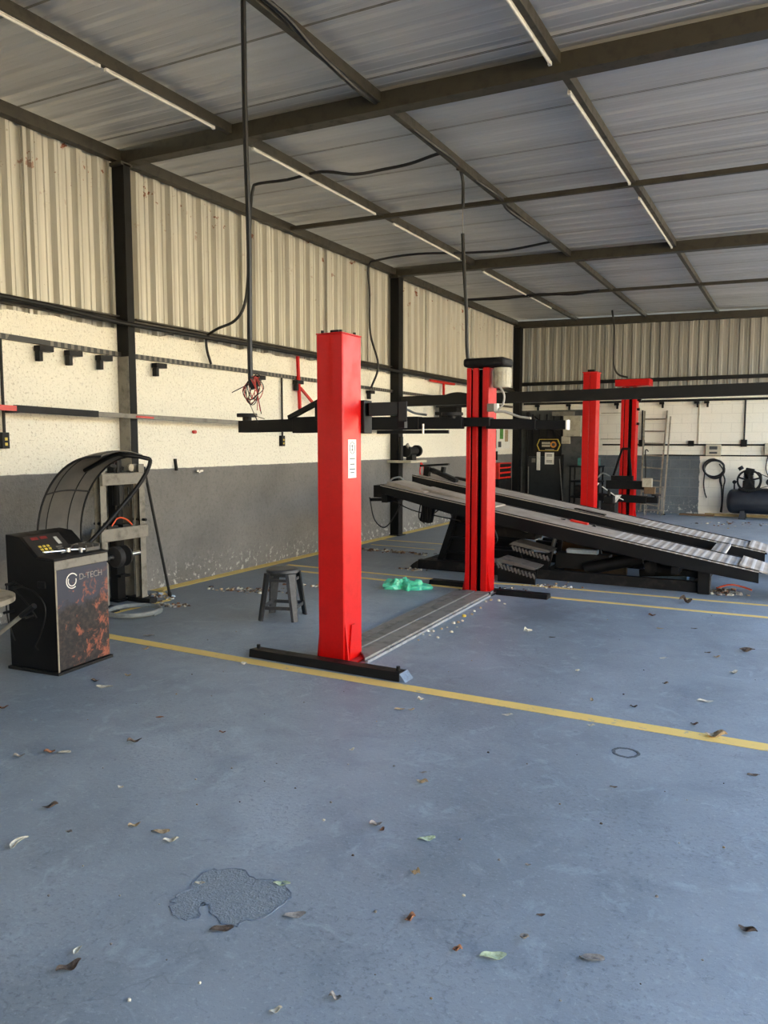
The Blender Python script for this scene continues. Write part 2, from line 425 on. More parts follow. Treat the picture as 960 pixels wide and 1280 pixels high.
# ================================================================== STRUCTURE
struct('floor', MB().box(-.3, 9.6, -3.2, 18.2, -.15, 0), 'floor', smooth=False)
tag(MB().box(9.6, 70, -3.2, 60, -.2, -.04).build('yard_ground', 'yard', smooth=False), kind='structure')  # unseen yard ground, added for sunlight to bounce off
tag(MB().box(-40, 70, -60, -3.2, -.2, -.04).build('yard_ground', 'front_yard', smooth=False), kind='structure')  # unseen front yard, added to throw warm bounced sun inside
tag(MB().box(22, 22.4, -30, 50, -.1, 5.8).build('bounce_wall', 'bounce_wall', smooth=False), kind='structure')  # unseen facing wall, added to reflect warm sun onto the left wall
# left masonry wall, ragged plaster top
def ragged_wall(axis, a, b, z1, c0, c1, step=.12, amp=.02):
    pts = [(a, 0.0)]; n = int((b-a)/step)
    pts += [(b, 0.0)] + [(b-(b-a)*i/n, z1 + random.uniform(-amp, amp)) for i in range(n+1)]
    return MB().prism(pts, axis, c0, c1)
struct('wall_left', ragged_wall('x', -3.2, 18.15, 2.74, -.16, 0.0), 'wall_left', smooth=False)
struct('wall_back', ragged_wall('y', 0.0, 9.4, 2.80, 18.0, 18.15), 'wall_back', smooth=False)
struct('wall_front', MB().box(.35, 9.4, -3.2, -3.05, 0, 4.6), 'white_wall', smooth=False)

def ribs(a, b, pitch, h, minor=True):
    """trapezoidal rib profile as (position, height) pairs"""
    out = []; p = a; i = 0
    while p < b:
        out += [(p, 0), (p+pitch*.10, 0), (p+pitch*.13, h*.22), (p+pitch*.19, h*.22), (p+pitch*.22, 0), (p+pitch*.36, 0), (p+pitch*.46, h), (p+pitch*.57, h), (p+pitch*.60, h*.86), (p+pitch*.63, h), (p+pitch*.74, h), (p+pitch*.84, 0)]
        p += pitch; i += 1
    return [(q, w) for q, w in out if q <= b]
def corrugated(axis, a, b, fn, pitch=.2, h=.028, th=.004):
    """fn(pos, height, t) -> point; t = 0, 1 at the sheet's two ends"""
    pr = ribs(a, b, pitch, h); n = len(pr)
    vs = [fn(p, w, t) for p, w in pr for t in (0, 1)] + [fn(p, w-th, t) for p, w in pr for t in (0, 1)]
    fs = []
    for i in range(n-1):
        fs.append((2*i, 2*i+2, 2*i+3, 2*i+1)); o = 2*n
        fs.append((o+2*i+1, o+2*i+3, o+2*i+2, o+2*i))
        fs.append((2*i, o+2*i, o+2*i+2, 2*i+2)); fs.append((2*i+1, 2*i+3, o+2*i+3, o+2*i+1))
    return MB().add(vs, fs)
# upper cladding: each bay of sheets
struct('wall_left', corrugated('y', -3.0, 18.0, lambda p, w, t: (-.072 + w, p, 2.66 if t == 0 else 4.43), .245, .055), 'clad_left', smooth=False)
# wider overlap ribs every few sheets
ov = MB()
for yy in (4.62, 5.58, 7.62, 9.55, 10.75, 12.9, 15.1):
    ov.box(-.03, -.006, yy, yy+.035, 2.68, 4.40)
struct('trim_1', ov, 'clad_left', smooth=False)
struct('wall_back', corrugated('x', 0.0, 9.3, lambda p, w, t: (p, 18.06 - w, 2.78 if t == 0 else (4.475 if p < 4.9 else 4.42)+rz_(p)), .2), 'clad_back', smooth=False)
# roof sheets, ribs run across the hall
struct('ceiling', corrugated('y', -3.4, 18.3, lambda p, w, t: (-.35 if t == 0 else 9.7, p, 4.525 - w*1.0 + rz_(-.35 if t == 0 else 9.7)), .25, .013), 'roof', smooth=False)
lap = MB()
for yy in (1.55, 2.55, 3.55, 4.55, 5.42, 6.55, 7.4, 8.2, 9.6, 10.5, 12.5, 13.3, 15.4, 16.5):
    lap.add([(-.3, yy, 4.494), (9.6, yy, 4.494+rz_(9.6)), (9.6, yy+.012, 4.494+rz_(9.6)), (-.3, yy+.012, 4.494)], [(0,1,2,3)])
    lap.add([(-.3, yy, 4.486), (9.6, yy, 4.486+rz_(9.6)), (9.6, yy+.012, 4.486+rz_(9.6)), (-.3, yy+.012, 4.486)], [(3,2,1,0)])
struct('trim_2', lap, 'steel_grey', smooth=False)

# steel frame ------------------------------------------------------
G = 'steel frame of the shed'
def column(y, w, label):
    t = thing('steel_column', label, 'column', (.07, y, 0))
    b = MB(); b.box(0.0, .012, y-w/2, y+w/2, 0, 4.32); b.box(.148, .16, y-w/2, y+w/2, 0, 4.32); b.box(.012, .148, y-w/2, y-w/2+.012, 0, 4.32)
    b.build('web', 'column_black', t, bev=.002)
    MB().box(0.0, .16, y-w/2-.03, y+w/2+.03, 4.30, 4.335).build('cap_plate', 'steel', t, bev=.002)
    MB().box(0.0, .2, y-w/2-.04, y+w/2+.04, 0, .015).build('base_plate', 'steel_dark', t, bev=.002)
    return t
c1 = column(5.65, .09, 'dark steel column on the left wall behind the wheel balancer')
MB().box(.004, .155, 5.598, 5.604, .0, 2.45).build('face_plate', 'steel_grey', c1)
column(11.56, .16, 'dark steel column on the left wall behind the high end of the ramp lift')
column(17.86, .2, 'dark steel column in the far left corner beside the door')
def rafter(y, label, z0=4.345, h=.14):
    b = MB(); b.bar((0.0, y, z0+h/2), (9.4, y, z0+h/2+rz_(9.4)), .13, h)
    tag(b.build('roof_beam', 'steel', bev=.004), label, 'beam')
rafter(-.2, 'roof beam overhead nearest the camera end of the shed')
rafter(5.72, 'nearest wide dark roof beam crossing the top of the picture')
rafter(11.6, 'second wide roof beam crossing above the red lift posts')
rafter(17.9, 'roof beam along the top of the back wall', 4.30, .15)
def crossbar(y, label):
    tag(MB().bar((.02, y, 4.40), (9.3, y, 4.40+rz_(9.3)), .05, .05).build('roof_tie_bar', 'steel'), label, 'bar')
crossbar(8.55, 'thin dark tie bar crossing the ceiling between the two nearer roof beams')
crossbar(14.4, 'thin dark tie bar crossing the ceiling before the back wall')
for x, lb in ((1.45, 'roof purlin nearest the left wall carrying the white tube lamps'),
              (2.98, 'middle roof purlin with a black hose wound along it'),
              (4.45, 'right hand roof purlin with grey tube lamps on its side')):
    z = 4.445+rz_(x)
    b = MB().bar((x, -3.0, z), (x, 18.0, z), .055, .085)
    tag(b.build('roof_purlin', 'steel', bev=.003), lb, 'purlin')
# wall plate along the left eave and girts
tag(MB().bar((.035, -3.0, 4.41), (.035, 17.8, 4.41), .09, .11).build('eave_beam', 'steel', bev=.004), 'long brown steel eave beam where roof meets the left wall', 'beam')
def girt(y0, y1, label):
    b = MB(); b.box(-.01, .05, y0, y1, 2.845, 2.86); b.box(-.012, .0, y0, y1, 2.79, 2.86); b.box(-.01, .05, y0, y1, 2.785, 2.80); b.box(.038, .05, y0, y1, 2.80, 2.82)
    tag(b.build('wall_girt', 'steel'), label, 'girt')
girt(-3, 5.61, 'brown steel girt under the ribbed cladding left of the first column')
girt(5.83, 11.46, 'brown steel girt under the ribbed cladding between first and second columns')
girt(11.7, 17.74, 'brown steel girt under the ribbed cladding beyond the second column')
tag(MB().box(.15, 9.3, 17.93, 18.0, 2.93, 3.01).build('wall_girt', 'steel_dark', bev=.003), 'long dark girt across the back wall under the ribbed cladding', 'girt')
b = MB().tube([(.17, -3, 2.77), (.17, 2, 2.80), (.17, 4.3, 2.815), (.175, 5.2, 2.78), (.175, 5.7, 2.765), (.175, 8, 2.77), (.175, 11.5, 2.765), (.17, 14.5, 2.76), (.16, 17.7, 2.75)], .024, 10, 4)
tag(b.build('wall_pipe', 'steel_dark'), 'long black pipe running in front of the columns below the left cladding', 'pipe')
# deep beam from second column out to the right
tag(MB().bar((.165, 11.6, 2.272), (9.3, 11.6, 2.335), .14, .165).build('cross_beam', 'steel_dark', bev=.004), 'long black horizontal beam crossing the hall just above head height', 'beam')

# yellow floor paint ----------------------------------------------
def yline(pts, w, label):
    b = MB()
    P = [Vector((*p, 0)) for p in pts]
    L = []; R = []
    for i, p in enumerate(P):
        d = (P[min(i+1, len(P)-1)] - P[max(i-1, 0)]).normalized(); nrm = Vector((-d.y, d.x, 0))
        if 0 < i < len(P)-1:
            d1 = (P[i]-P[i-1]).normalized(); k = 1/max(.5, nrm.dot(Vector((-d1.y, d1.x, 0))))
        else: k = 1
        L.append(p + nrm*w/2*k); R.append(p - nrm*w/2*k)
    n = len(P); vs = []
    for z in (0.0005, .003): vs += [v + Vector((0,0,z)) for v in L] + [v + Vector((0,0,z)) for v in R]
    fs = []
    for i in range(n-1):
        fs += [(2*n+i, 3*n+i, 3*n+i+1, 2*n+i+1), (i, 2*n+i, 2*n+i+1, i+1), (n+i, n+i+1, 3*n+i+1, 3*n+i)]
    fs += [(0, n, 3*n, 2*n), (n-1, 3*n-1, 4*n-1, 2*n-1)]
    b.add(vs, fs)
    o = b.build('floor_line', 'yellow_line', smooth=False); tag(o, label, 'floor line'); o['kind'] = 'structure'
    return o
yline([(.55, 4.36), (3, 4.33), (6.0, 4.37), (9.2, 4.40)], .105, 'long yellow line painted across the floor in front of the nearest red post')
yline([(.35, 7.75), (2.0, 7.68), (3.8, 7.64), (9.2, 7.78)], .07, 'yellow floor line passing the foot of the second red post')
yline([(.3, 8.07), (2.8, 8.02), (3.4, 8.17), (9.2, 8.40)], .06, 'yellow floor line just in front of the ramp lift base')
yline([(.1, 10.9), (1.9, 10.86)], .05, 'short yellow floor line beyond the ramp lift tower')
yline([(.08, 5.95), (.08, 13.0), (.08, 17.8)], .15, 'yellow line painted along the foot of the left wall')
yline([(.5, 4.4), (.52, 5.0), (.55, 5.68)], .06, 'yellow floor line beside the green-grey hose ring')
yline([(.1, 6.0), (.52, 5.70)], .06, 'short yellow stroke by the press foot')
yline([(.3, 10.3), (1.4, 10.25)], .03, 'thin yellow stroke on the floor near the second column')

# wall services ----------------------------------------------------
# perforated cable tray on the left wall
t = thing('cable_tray', 'dark perforated cable tray running along the left wall', 'cable tray', (.04, 8, 2.45))
TP = [(.03, -1.0, 2.56), (.03, 3.4, 2.535), (.03, 4.3, 2.505), (.03, 5.6, 2.475), (.03, 7.5, 2.472), (.03, 11.3, 2.445), (.03, 14.5, 2.43), (.03, 17.6, 2.42)]
b = MB()
for p, q in zip(TP, TP[1:]): b.bar(p, q, .045, .045)
k = NT('perforated_tray'); sx = k.n('ShaderNodeSeparateXYZ'); k.l(k.geo.outputs['Position'], sx.inputs[0])
u_ = k.math('FRACT', k.math('MULTIPLY', sx.outputs['Y'], 13.3))
k.set(k.mix(k.math('MULTIPLY', k.math('GREATER_THAN', u_, .55), k.math('GREATER_THAN', k.noise(1.2, 1), .42)), s2l((24, 24, 22)), s2l((96, 92, 82))), .5)
b.build('tray', k.m, t)
bk = [(4.70, 2.44), (5.02, 2.43), (5.38, 2.42), (6.12, 2.41), (7.85, 2.41), (8.70, 2.41), (10.70, 2.39), (12.4, 2.38)]
hk = ['below the tray, leftmost of the row', 'below the tray, second from the left', 'below the tray, just left of the first column', 'below the tray, just right of the first column',
      'below the tray, behind the tangle of wire', 'below the tray, on the red upright', 'under the thin cable right of the near red post', 'below the tray, beyond the second column']
for (y, z), lb in zip(bk, hk):
    b = MB().box(.02, .10, y-.075, y+.075, z-.03, z+.02); b.box(.03, .09, y-.075, y-.035, z-.12, z-.03)
    tag(b.build('tray_hook', 'black', bev=.003), 'small black L-shaped hook ' + lb, 'hook')
# thin pipe rail along the wall at 1.85 m, partly red
t = thing('wall_rail', 'long steel rail fixed along the left wall at head height', 'rail', (.2, 6, 1.83))
def railseg(y0, y1, mat, nm='rail_section', w=.05, h=.045):
    z = lambda y: 1.90 - (y-3.5)*.0235 if y < 6 else 1.841 - (y-6)*.015
    return MB().bar((.2, y0, z(y0)), (.2, y1, z(y1)), w, h).build(nm, mat, t, bev=.002)
railseg(-1.0, 4.28, 'red_old'); railseg(4.28, 5.15, 'black', h=.06); railseg(5.15, 11.4, 'steel_grey', w=.04, h=.045)
railseg(5.62, 5.86, 'red_old', 'red_bracket', .05, .02)
MB().box(.0, .2, 4.32, 4.36, 1.85, 1.875).build('wall_arm', 'steel_dark', t); MB().box(.0, .2, 8.9, 8.94, 1.78, 1.80).build('wall_arm', 'steel_dark', t)
def drop(x, y, z0, z1, label, name='conduit_drop', back=False):
    t = thing(name, label, 'conduit', (x, y, z1))
    if not back:
        MB().cyl((.03, y, z0), (.03, y, z1+.06), .013, n=8).build('pipe', 'steel_dark', t)
        MB().box(.0, .05, y-.035, y+.035, z1-.07, z1+.07).build('socket_box', 'black', t, bev=.004)
        MB().box(.05, .054, y-.012, y+.012, z1-.045, z1-.02).box(.05, .054, y-.012, y+.012, z1+.0, z1+.025).build('socket_hole', 'yellow', t)
    else:
        MB().cyl((x, 17.97, z0), (x, 17.97, z1+.06), .016, n=8).build('pipe', 'steel_dark', t)
        MB().box(x-.06, x+.06, 17.94, 18.0, z1-.07, z1+.08).build('socket_box', 'black', t, bev=.004)
drop(.03, 4.29, 2.49, 1.61, 'thin vertical conduit ending in a socket box at the far left wall edge')
drop(.03, 8.36, 2.44, 1.61, 'thin vertical conduit with socket box left of the nearest red post')
drop(5.06, 17.97, 2.50, 1.56, 'vertical conduit with junction box above the compressor', back=True)
drop(2.97, 17.97, 2.30, 1.56, 'vertical conduit with junction box left of the ladder', back=True)
# red bracket with stay on the left wall
t = thing('wall_stay', 'slim red upright with diagonal brace fixed to the left wall', 'bracket', (.08, 8.68, 2.06))
MB().bar((.08, 8.66, 2.75), (.08, 8.70, 2.04), .035, .035, (1,0,0)).build('upright', 'red', t)
MB().bar((.09, 8.70, 2.33), (.09, 9.25, 1.99), .03, .03, (1,0,0)).build('brace', 'red_old', t)
t = thing('wall_stay', 'slim red upright on the left wall left of the second lift post', 'bracket', (.08, 13.5, 2.36))
MB().bar((.08, 13.5, 2.72), (.08, 13.5, 2.30), .04, .035, (1,0,0)).build('upright', 'red', t); MB().box(.06, .1, 12.9, 14.0, 2.70, 2.74).build('foot', 'red_old', t)
# small fixings on the grey/white border
tag(MB().bar((.02, 6.36, 1.41), (.02, 6.38, 1.28), .02, .03, (1,0,0)).build('wall_peg', 'black'), 'small dark peg on the left wall above the grey paint', 'peg')
tag(MB().cyl((0, 6.68, 1.71), (.04, 6.68, 1.71), .02, n=8).build('wall_plug', 'red_old'), 'tiny red plug stuck in the white left wall', 'plug')
tag(MB().cyl((0, 6.72, 1.26), (.05, 6.72, 1.26), .018, n=8).box(.03, .05, 6.68, 6.78, 1.255, 1.275).build('wall_tap', 'chrome'), 'small metal tap on the grey part of the left wall', 'tap')
# back wall services
tag(MB().bar((.2, 17.975, 2.50), (9.0, 17.975, 2.50), .03, .05).build('back_cable_tray', 'steel_dark'), 'long dark cable tray high on the back wall', 'cable tray')
for x, lb in ((.55, 'above the door'), (1.3, 'above the grey door panel'), (2.4, 'between the two far red posts'), (3.38, 'above the ladder'), (4.1, 'right of the ladder'), (4.3, 'above the hose coil')):
    tag(MB().box(x-.05, x+.05, 17.90, 17.96, 2.42, 2.47).box(x+.0, x+.04, 17.91, 17.95, 2.34, 2.42).build('tray_hook', 'black'), 'small black hook under the back wall tray ' + lb, 'hook')
tag(MB().cyl((2.1, 17.98, 1.53), (9, 17.98, 1.53), .018, n=8).build('wall_conduit', 'steel_dark'), 'upper horizontal black conduit on the back wall', 'conduit')
tag(MB().cyl((3.0, 17.985, 1.30), (9, 17.985, 1.30), .014, n=8).build('wall_conduit', 'steel_dark'), 'lower horizontal black conduit along the grey paint edge of the back wall', 'conduit')
tag(MB().box(3.95, 4.07, 17.95, 18.0, 1.5, 1.62).build('junction_box', 'black', bev=.004), 'small black junction box on the upper back wall conduit', 'junction box')
tag(MB().cyl((4.15, 17.985, 1.55), (4.15, 17.985, 2.48), .012, n=8).build('wall_conduit', 'cream'), 'thin cream vertical conduit on the white back wall', 'conduit')
for z, w_ in ((2.25, 'upper'), (1.66, 'lower')):
    tag(MB().tube([(2.05, 17.985, z), (2.9, 17.985, z)], .01, 6, 1).build('wall_conduit', 'cream'), w_ + ' thin cream conduit on the wall between the far red posts', 'conduit')
t = thing('control_box', 'grey electrical box with display above the hose coil', 'control box', (4.48, 17.95, 1.4))
MB().box(4.32, 4.62, 17.90, 18.0, 1.30, 1.54).build('case', 'cream', t, bev=.006)
MB().box(4.39, 4.55, 17.896, 17.90, 1.43, 1.50).build('display', 'ink', t); MB().box(4.39, 4.55, 17.896, 17.90, 1.34, 1.38).build('buttons', 'ink', t)
tag(MB().box(5.46, 5.62, 17.9, 18.0, 1.33, 1.57).build('switch_box', 'cream', bev=.006), 'pale switch box at the right edge of the back wall', 'switch box')
tag(MB().tube([(5.53, 17.97, 1.33), (5.50, 17.96, 1.05), (5.56, 17.95, .85), (5.6, 17.9, .75)], .01, 6).build('power_cable', 'cable'), 'thin black cable hanging from the pale switch box to the compressor', 'cable')

# far left door, grey panel and meter box --------------------------
struct('trim_3', MB().box(.16, 1.98, 17.955, 18.0, 0, 2.34), worn('dark_grey_wall', (74, 76, 74), (62, 64, 64), .8))
d = tag(MB().box(.36, 1.16, 17.90, 17.95, .02, 1.24).build('door_1', worn('dark_door', (34, 38, 40), (26, 29, 31), .4), bev=.004), kind='structure')
MB().box(.36, 1.16, 17.90, 17.945, 1.25, 2.0).build('door_window', 'steel_dark', d)
b = MB()
for x in (.45, .62, .79, .96, 1.13): b.box(x, x+.02, 17.88, 17.90, 1.4, 2.25)
b.box(.36, 1.16, 17.88, 17.9, 2.05, 2.08); b.bar((.5, 17.885, 2.2), (1.15, 17.885, 1.7), .02, .03)
b.build('door_grille', 'black', d)
MB().box(.58, .66, 17.85, 17.89, .92, 1.35).build('door_handle', 'white', d, bev=.004)
MB().box(.45, .54, 17.88, 17.90, 1.1, 1.2).build('door_lock', 'steel_grey', d)
MB().box(.30, .36, 17.88, 17.96, 0, 2.3).box(1.16, 1.21, 17.88, 17.96, 0, 1.3).build('door_frame', 'steel_dark', d)
MB().cyl((1.13, 17.86, 1.2), (1.24, 17.84, .1), .012).build('door_rod', 'steel_grey', d)
MB().cyl((.38, 17.86, .15), (.38, 17.86, 1.0), .012).build('pull_rod', 'steel_grey', d)
t = thing('door_sign', 'black hexagonal sign with yellow edge and round yellow emblem over the door', 'sign', (.88, 17.87, 1.52))
hx = lambda s: [(.86-.29*s, 1.52), (.86-.23*s, 1.52+.14*s), (.86+.23*s, 1.52+.14*s), (.86+.29*s, 1.52), (.86+.23*s, 1.52-.14*s), (.86-.23*s, 1.52-.14*s)]
MB().prism(hx(1.0), 'y', 17.868, 17.879).build('rim', 'yellow', t); MB().prism(hx(.9), 'y', 17.862, 17.868).build('panel', 'black', t)
MB().cyl((.98, 17.862, 1.53), (.98, 17.857, 1.53), .075).build('emblem', 'orange', t)
MB().cyl((.98, 17.857, 1.53), (.98, 17.854, 1.53), .04).build('emblem_centre', 'ink', t)
MB().box(.70, .90, 17.857, 17.862, 1.54, 1.59).box(.70, .90, 17.857, 17.862, 1.475, 1.525).box(.78, 1.0, 17.857, 17.862, 1.405, 1.42).build('lettering', 'cream', t)
t = thing('paper_notice', 'white paper notice taped to the dark door', 'notice', (.88, 17.89, 1.08))
MB().box(.77, .99, 17.885, 17.893, 1.06, 1.34).build('sheet', 'paper', t)
b = MB()
for z in (1.29, 1.26, 1.15, 1.12): b.box(.81, .95, 17.883, 17.885, z-.008, z+.006)
b.build('print', 'ink', t)
t = thing('meter_box', 'cream metal box high on the dark panel left of the far red posts', 'electrical box', (1.4, 17.9, 1.7))
MB().box(1.21, 1.62, 17.84, 17.955, 1.72, 2.2).build('case', 'cream', t, bev=.006)
MB().box(1.17, 1.36, 17.85, 17.955, 1.55, 1.72).build('lower_case', 'cream', t, bev=.004)
MB().box(.95, 1.45, 17.80, 17.955, 2.2, 2.3).build('hood', 'steel_grey', t)
# posters and board on the left wall near the corner
t = thing('poster', 'white poster with green and brown prints on the left wall near the corner', 'poster', (.01, 17.0, 1.5))
MB().box(.0, .008, 16.65, 17.55, 1.44, 1.93).build('sheet', 'paper', t)
MB().box(.008, .011, 16.85, 17.08, 1.66, 1.90).build('green_print', 'green', t); MB().box(.008, .011, 17.2, 17.42, 1.60, 1.88).build('brown_print', 'leaf_tan', t)
MB().box(.008, .011, 16.75, 16.95, 1.47, 1.6).build('small_print', 'ink', t)
t = thing('notice_board', 'black board with white writing on the left wall beside the green poster', 'board', (.01, 16.1, 1.4))
MB().box(.0, .02, 15.6, 16.6, 1.45, 1.86).build('panel', 'black', t)
MB().box(.02, .024, 15.7, 16.15, 1.64, 1.70).box(.02, .024, 16.25, 16.5, 1.645, 1.70).build('lettering', 'paper', t)
tag(MB().bar((.02, 16.6, 1.38), (.02, 16.6, 1.18), .03, .06, (1,0,0)).build('wall_peg', 'black'), 'dark peg on the left wall below the green poster', 'peg')
# red tool cabinet by left wall
t = thing('tool_cabinet', 'black tool cabinet with red top drawers against the left wall near the corner', 'tool cabinet', (.25, 16.0, 0))
MB().box(.02, .5, 15.5, 16.3, .06, .80).build('body', 'black', t, bev=.006)
MB().box(.03, .49, 15.52, 16.28, .80, 1.14).build('top_chest', 'red_old', t, bev=.006)
for z in (.84, .95, 1.05): MB().box(.49, .5, 15.56, 16.24, z, z+.07).build('drawer', 'black', t, bev=.003)
for y in (15.58, 16.22):
    for x in (.08, .44): MB().cyl((x, y, 0), (x, y, .06), .03, n=10).build('foot', 'rubber', t)

# ================================================================== ROOF LAMPS AND CABLES
def lamp(x, y0, y1, side, label, w=.045):
    z = 4.40 + rz_(x)
    t = thing('tube_lamp', label, 'tube lamp', (x, (y0+y1)/2, z), group='tube lamps under the roof')
    MB().box(x+side*.03 - .012, x+side*.03 + .012, y0, y1, z, z+.02).build('fixture', 'white', t)
    MB().cyl((x+side*.03, y0+.03, z-.012), (x+side*.03, y1-.03, z-.010), .010, n=10).build('tube', 'tube', t)
    for y in (y0, y1-.03): MB().box(x+side*.03 - .012, x+side*.03 + .012, y, y+.03, z-.022, z).build('socket', 'white', t)
    del t['group']
lamp(1.47, 2.95, 4.2, -1, 'white tube lamp in the top left corner of the picture')
lamp(1.47, 4.25, 5.46, -1, 'white tube lamp left of the nearest wide roof beam')
lamp(1.47, 6.0, 8.38, -1, 'white tube lamp just beyond the nearest wide roof beam')
lamp(1.47, 8.85, 11.0, -1, 'white tube lamp just before the second wide roof beam')
lamp(1.47, 12.0, 15.9, -1, 'white tube lamp beyond the second wide roof beam')
lamp(4.45, 4.4, 5.60, -1, 'grey tube lamp at the top of the right hand purlin')
lamp(4.45, 6.1, 8.50, -1, 'grey tube lamp on the right hand purlin beyond the nearest beam')
lamp(4.45, 9.05, 11.5, -1, 'grey tube lamp on the right hand purlin before the second beam')

def cable(pts, r, mat, label, name='cable', k=6, cat='cable'):
    return tag(MB().tube(pts, r, 8, k).build(name, mat), label, cat)
cable([(2.94, 4.0, 4.36), (2.94, 4.0, 3.6), (2.955, 4.0, 2.9), (2.95, 4.0, 2.4), (2.95, 4.0, 2.02), (2.97, 4.0, 1.94)], .017, 'cable', 'thick black cable hanging straight down from the ceiling left of the nearest red post', 'hanging_cable')
# loose wire tangle at its end
t = thing('wire_tangle', 'tangle of thin red and grey wires hanging at the end of the thick cable', 'wires', (2.97, 4.0, 1.93))
rw = random.Random(3)
for i in range(4):
    pts = [(2.96, 4.0, 2.02)]
    c = Vector((2.96+rw.uniform(-.02,.03), 4.0, 1.93+rw.uniform(-.02,.02)))
    for j in range(13):
        a = j*1.05+i; rr = .045+.02*rw.random()
        pts.append(c + Vector((rr*math.cos(a)*.8, rw.uniform(-.03,.03), rr*1.35*math.sin(a))))
    pts.append(c+Vector((.05, 0, -.13-.02*i)))
    MB().tube(pts, .0028, 6, 5).build('red_wire' if i < 2 else 'grey_wire', 'red_wire' if i < 2 else 'steel_dark', t)
MB().tube([(2.93, 4.0, 1.97), (2.85, 4.02, 1.95), (2.77, 4.03, 1.925)], .003, 6).build('grey_wire', 'steel_dark', t)
MB().tube([(2.93, 4.0, 1.93), (2.95, 4.0, 1.83), (2.99, 4.0, 1.77), (3.06, 4.0, 1.745)], .0028, 6).build('grey_wire', 'alu', t)
cable([(3.0, 7.08, 4.37), (2.91, 7.03, 4.385), (2.55, 7.1, 4.37), (2.22, 7.14, 4.38), (1.95, 7.02, 4.34), (1.61, 6.92, 4.39), (1.2, 6.9, 4.37), (.82, 6.88, 4.38), (.76, 6.87, 4.33), (.74, 6.85, 4.1), (.74, 6.8, 3.5), (.72, 6.75, 3.1), (.60, 6.72, 2.92), (.3, 6.78, 2.86), (.12, 6.82, 2.80), (.09, 6.83, 2.74), (.07, 6.87, 2.63), (.05, 6.95, 2.50)], .016, 'cable', 'black hose leaving the ceiling, dropping and curling back to the left wall tray', 'air_hose', cat='hose')
cable([(2.94, 10.72, 4.37), (2.3, 10.80, 4.35), (1.71, 10.80, 4.38), (.98, 10.5, 4.38), (.30, 10.55, 4.38), (.09, 10.6, 4.32), (.08, 10.64, 3.9), (.07, 10.68, 3.3), (.20, 10.70, 2.8), (.07, 10.70, 2.45)], .017, 'cable', 'black cable coming down the left cladding between the two lift posts')
cable([(3.02, 3.4, 4.33), (3.04, 4.2, 4.36), (3.07, 4.6, 4.27), (3.06, 5.15, 4.24), (2.97, 5.6, 4.33), (2.96, 6.1, 4.36), (3.04, 6.6, 4.30), (3.02, 7.1, 4.33), (2.95, 7.6, 4.36), (3.05, 8.05, 4.30), (3.02, 8.5, 4.33), (2.95, 8.9, 4.33), (3.06, 9.6, 4.26), (3.0, 10.35, 4.33), (3.0, 10.9, 4.36)], .019, 'cable', 'black hose wound in loose waves along the middle purlin', 'air_hose', cat='hose')
cable([(2.95, 7.38, 4.34), (2.93, 7.50, 4.36), (2.93, 7.57, 4.25), (2.93, 7.57, 4.02)], .018, 'cable', 'short black cable stub above the second red post')
cable([(2.93, 7.57, 4.04), (2.93, 7.57, 3.73)], .004, 'steel_grey', 'thin wire joining the two pieces of black cable above the second red post', 'thin_wire', 1)
cable([(2.93, 7.57, 3.75), (2.95, 7.57, 3.4), (2.98, 7.57, 2.95), (2.99, 7.57, 2.6), (3.0, 7.60, 2.40)], .02, 'cable', 'black cable hanging down to the top of the second red post', 'hanging_cable')
cable([(.3, 14.2, 4.36), (1.0, 14.2, 4.32), (1.7, 14.25, 4.35), (2.3, 14.3, 4.30), (2.78, 14.35, 4.34)], .02, 'cable', 'black cable along the far tie bar of the ceiling')
cable([(2.5, 16.75, 4.36), (2.55, 16.75, 4.0), (2.56, 16.75, 3.5), (2.57, 16.75, 3.2), (2.66, 16.75, 3.02), (2.85, 16.8, 2.95)], .02, 'cable', 'black cable hanging down to the farthest red post', 'hanging_cable')

# ================================================================== FRONT TWO-POST LIFT
t = POST1 = thing('lift_post', 'nearest tall red lift post, black arm reaching left, beside the yellow line', 'lift post', (3.18, 4.72, 0))
x0, x1, y0, y1 = 3.075, 3.285, 4.59, 4.85; H = 2.35
b = MB(); b.box(x0, x1, y0, y0+.012, 0, H); b.box(x1-.012, x1, y0+.012, y1, 0, H); b.box(x0, x0+.012, y0+.012, y1, 0, H)
b.box(x1-.05, x1-.012, y1-.012, y1, 0, H); b.box(x0+.012, x0+.05, y1-.012, y1, 0, H)
b.build('column', 'red', t, bev=.004)
MB().box(x0-.005, x1+.005, y0-.004, y1+.004, H, H+.008).build('cap_plate', 'red', t, bev=.002)
for px_, py_ in ((x0+.03, y0+.03), (x1-.04, y0+.05), (x1-.03, y1-.04)): MB().cyl((px_, py_, H), (px_, py_, H+.03), .011, n=8).build('bolt', 'black', t)
MB().box(3.13, 3.2, 4.68, 4.74, H+.008, H+.04).build('top_bearing', 'black', t, bev=.004)
